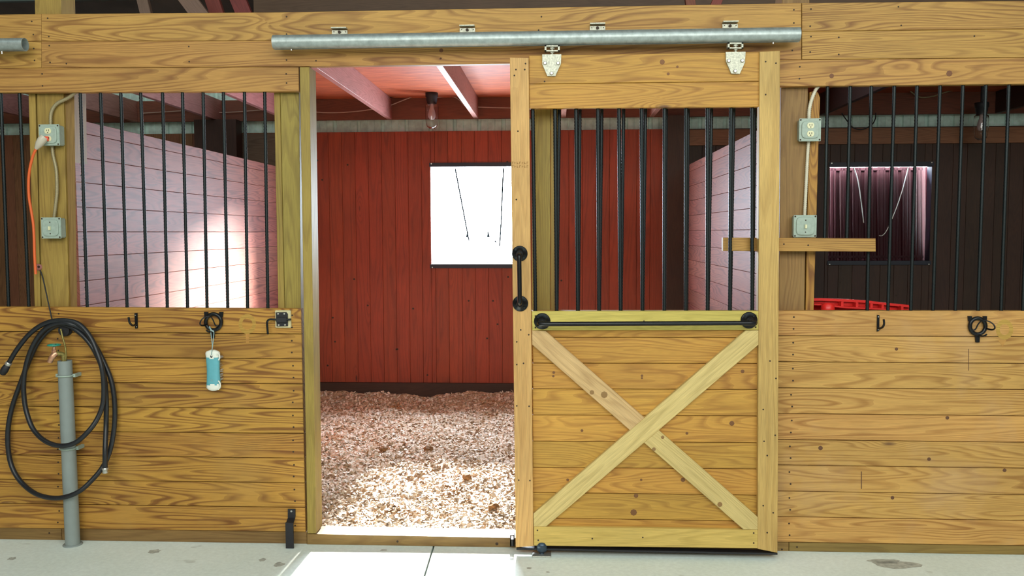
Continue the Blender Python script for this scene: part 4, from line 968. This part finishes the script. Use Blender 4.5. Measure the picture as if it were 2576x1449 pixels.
# ============================================================ STALL LAMPS AND CABLES
def lamp(px, pyt, Y, label):
    t = P(px, pyt, Y); root = empty('caged_lamp', (t.x, Y, t.z), label, 'lamp')
    m_ = MB(); lathe(m_, t, (0, 0, -1), [(.052, 0), (.055, .004), (.055, .04), (.048, .046), (.048, .075), (.042, .082), (.042, .10)], 24); m_.build('socket_base', BLACKM, root)
    m_ = MB(); lathe(m_, t + Vector((0, 0, -.1)), (0, 0, -1), [(.040, 0), (.055, .012), (.058, .04), (.056, .14), (.054, .165), (.044, .195), (.022, .212), (.0, .215), (.0, .211), (.021, .208), (.042, .192), (.051, .165), (.053, .14), (.055, .04), (.052, .013), (.038, .002)], 28, 0, True, False)
    m_.build('glass_jar', GLASS, root)
    m_ = MB(); q = t + Vector((0, 0, -.10)); lathe(m_, q, (0, 0, -1), [(.014, 0), (.016, .03), (.026, .06), (.032, .09), (.030, .115), (.018, .135), (.0, .14)], 20, 0, True, False)
    m_.build('bulb', plain('milky_bulb', (0.75, 0.62, 0.62), .3), root)
    # bracket up to the ceiling
    m_ = MB(); tube(m_, [t, Vector((t.x, t.y, CZ + .002))], .012, 8); m_.build('stem', BLACKM, root)
    return root
lamp(1086, 232, YB - .32, 'jar lamp with clear glass hanging over the open stall')
lamp(2470, 258, YB - .32, 'unlit jar lamp in the dark right stall')
def cable(pts, Y, r, label, mat):
    m_ = MB(); tube(m_, smoothpath([P(x, y, Y) for x, y in pts], 7), r, 7); return tag(m_.build('ceiling_cable', mat), label, 'cable')
c2 = lambda L_: [(640 + x / 3.37, y / 3.37) for x, y in L_]
cable(c2([(380, 960), (500, 950), (620, 955), (760, 952), (900, 940), (1000, 925), (1100, 905), (1160, 890), (1300, 835), (1380, 810), (1440, 822)]), YB - .08, .005, 'pale cable drooping along the rim board left of the jar lamp', WIREW)
cable(c2([(1550, 828), (1640, 815), (1700, 825), (1740, 850), (1800, 905), (1900, 908), (2040, 912), (2200, 915)]), YB - .08, .005, 'pale cable running right from the jar lamp', WIREW)
cable(c2([(960, 822), (1060, 830), (1150, 825), (1300, 800), (1400, 780), (1480, 768)]), YB - .12, .005, 'black cable reaching the top of the jar lamp', BLACKM)
c4 = lambda L_: [(1880 + x / 3.622, y / 3.622) for x, y in L_]
cable(c4([(1400, 750), (1435, 785), (1530, 865), (1600, 888), (1700, 875), (1770, 850), (1930, 812), (2100, 800)]), YB - .1, .006, 'grey cable sagging above the right stall window', COND)
cable(c4([(860, 1030), (905, 1095), (960, 1160), (1040, 1180), (1130, 1140), (1165, 1085), (1170, 1030)]), YB - .1, .005, 'black cable loop against the siding in the right stall', BLACKM)
cable([(355, 285), (420, 281), (500, 277), (540, 283), (600, 281), (688, 274)], YB - .1, .004, 'thin pale cable seen over the left partition', WIREW)
# ============================================================ RED TUB in right stall
root = empty('plastic_tub', P(2160, 1300, .28), 'red plastic tub edge showing above the right wall behind the bars', 'tub')
m = MB()
def TQ(x, y, Y): return P(x, y, Y)
rim_o = [TQ(2035, 751, .20), TQ(2068, 750.5, .20), TQ(2140, 753.5, .20), TQ(2180, 756, .20), TQ(2240, 763, .20), TQ(2292, 768, .20)]
# upright sled-like tub leaning behind the wall: rim, handle frame and shell
def strip(top, zdrop, y0, y1, mi=0):
    V = []
    for p in top: V += [(p.x, y0, p.z), (p.x, y0, p.z - zdrop), (p.x, y1, p.z), (p.x, y1, p.z - zdrop)]
    Fs = []
    for i in range(len(top) - 1):
        a_ = i * 4; b_ = a_ + 4
        Fs += [(a_, b_, b_ + 1, a_ + 1), (a_ + 2, b_ + 2, b_ + 3, a_ + 3), (a_, b_, b_ + 2, a_ + 2), (a_ + 1, b_ + 1, b_ + 3, a_ + 3)]
    Fs += [(0, 1, 3, 2), tuple(len(top) * 4 - 4 + k for k in (0, 1, 3, 2))]
    m.add(V, Fs, None, mi)
strip(rim_o, .012, .20, .235)
strip([TQ(2045, 763, .17), TQ(2075, 764, .17), TQ(2100, 768, .17), TQ(2125, 771, .17), TQ(2180, 773, .17), TQ(2230, 776, .17)], .007, .15, .20)
for (x, y) in ((2112, 757), (2149, 760), (2185, 762), (2213, 765), (2262, 769)): strip([TQ(x, y, .2), TQ(x + 6, y + .5, .2)], .03, .175, .23)
m.build('rim', REDP, root)
m = MB(); base = .0
V = []
for i, p in enumerate(rim_o): V += [(p.x, .225, p.z - .006), (p.x * .98 + .05, .30, 0.01), (p.x, .45, p.z - .02), (p.x * .98 + .05, .42, 0.01)]
Fs = []
for i in range(len(rim_o) - 1):
    a_ = i * 4; b_ = a_ + 4; Fs += [(a_, b_, b_ + 1, a_ + 1), (a_ + 2, b_ + 2, b_ + 3, a_ + 3), (a_ + 1, b_ + 1, b_ + 3, a_ + 3)]
Fs += [(0, 1, 3, 2), tuple(len(rim_o) * 4 - 4 + k for k in (0, 1, 3, 2))]
m.add(V, Fs); m.build('shell', REDP, root)
m = MB(); q = TQ(2082, 772, .13); lathe(m, q - Vector((0, 0, .03)), (0, 0, 1), [(.03, 0), (.034, .02), (.03, .04), (.018, .05)], 16); m.build('grip', REDP, root)

# ============================================================ BEDDING
def bedz(x, y):
    z = .03 + .018 * np.sin(x * 2.1 + 1.3) * np.cos(y * 1.7) + .012 * np.sin(x * 5.3 + y * 3.1) + .010 * np.sin(x * 9.7 - y * 8.3 + 2) + .006 * np.sin(x * 21 + y * 17) + .004 * np.sin(x * 43 - y * 37)
    z = z + .055 * np.exp(-((y - YB) / .35) ** 2) + .03 * np.exp(-((x + .95) / .18) ** 2 - ((y - .75) / .12) ** 2) + .025 * np.exp(-((x + .75) / .1) ** 2 - ((y - .45) / .1) ** 2)
    w = np.clip((y - .12) / .5, 0, 1)
    return np.clip(z * (.45 + .55 * w), .006, .2)
nx, ny = 150, 160; xs = np.linspace(XL + .002, XR - .002, nx); ys = np.linspace(.122, YB - .04, ny)
X, Y = np.meshgrid(xs, ys); Zb = bedz(X, Y) + np.random.uniform(-.003, .003, X.shape)
V = np.stack([X.ravel(), Y.ravel(), Zb.ravel()], 1)
idx = np.arange(nx * ny).reshape(ny, nx); Fq = np.stack([idx[:-1, :-1].ravel(), idx[:-1, 1:].ravel(), idx[1:, 1:].ravel(), idx[1:, :-1].ravel()], 1)
mb = MB(); mb.v = [tuple(v) for v in V]; mb.g = list(mb.v); mb.f = [tuple(f) for f in Fq.tolist()]; mb.m = [0] * len(mb.f); mb.s = [True] * len(mb.f)
NC = 34000
cy = .13 + np.random.rand(NC) ** 1.35 * (YB - .2); cx0 = np.random.rand(NC)
xl = np.maximum(XL + .02, -1.45 - .45 * cy); xr_ = np.minimum(XR - .02, .25 + cy * .05); cx_ = xl + cx0 * (xr_ - xl)
sz = np.random.uniform(.005, .014, NC) * (1 + .25 * np.random.rand(NC)); asp = np.random.uniform(.35, .8, NC)
th = np.random.rand(NC) * 2 * np.pi; tl = np.random.normal(0, .5, NC); curl = np.random.uniform(.2, .9, NC)
cz = bedz(cx_, cy) + np.random.uniform(.0, .008, NC); shade = np.random.rand(NC)
off = len(mb.v); VV = []; 
u = np.stack([np.cos(th) * np.cos(tl), np.sin(th) * np.cos(tl), np.sin(tl)], 1); w = np.stack([-np.sin(th), np.cos(th), np.random.normal(0, .35, NC)], 1)
up = np.cross(u, w); up[up[:, 2] < 0] *= -1
C = np.stack([cx_, cy, cz], 1)
rows = []
for (a_, h_) in ((-1, 0), (0, 1), (1, 0)):
    for b_ in (-1, 1):
        rows.append(C + u * (a_ * sz)[:, None] + w * (b_ * sz * asp)[:, None] + up * (h_ * curl * sz * .8)[:, None])
R = np.stack(rows, 1).reshape(-1, 3)
mb.v += [tuple(v) for v in R.tolist()]; mb.g += [(s_, 0, 0) for s_ in np.repeat(shade, 6).tolist()]
for i in range(NC):
    o_ = off + i * 6; mb.f.append((o_, o_ + 1, o_ + 3, o_ + 2)); mb.f.append((o_ + 2, o_ + 3, o_ + 5, o_ + 4))
mb.m += [1] * (2 * NC); mb.s += [True] * (2 * NC)
tag(mb.build('wood_shavings', [BED, CHIP], None, False), 'thick pale wood shavings bedding spread over the stall floor', 'bedding', kind='stuff')
# clumps
for i, (x, y, r_) in enumerate([(1077, 1134, .032), (1240, 1281, .03), (1175, 1208, .03), (965, 1139, .028)]):
    p = PZ(x, y, .04); m = MB(); rnd = random.Random(i); bmx = bmesh.new(); bmesh.ops.create_icosphere(bmx, subdivisions=2, radius=r_)
    bmx.verts.index_update()
    z0 = float(bedz(np.array(p.x), np.array(p.y)))
    m.add([Vector((p.x, p.y, z0 + r_ * .62)) + Vector((v.co.x, v.co.y, v.co.z * .7)) * (1 + rnd.uniform(-.3, .3)) for v in bmx.verts], [[v.index for v in f.verts] for f in bmx.faces]); bmx.free()
    tag(m.build('dung_clump', plain('brown_clump', (0.25, 0.13, 0.05), .9, 0, .4, 60)), ['brown clump at mid depth in the bedding, right one of the two far clumps', 'brown clump in the sunlit bedding nearest the doorway sill', 'brown clump at the back edge of the sunlit bedding', 'brown clump at mid depth in the bedding, left one of the two far clumps'][i], 'clump', 'dung clumps in the bedding')
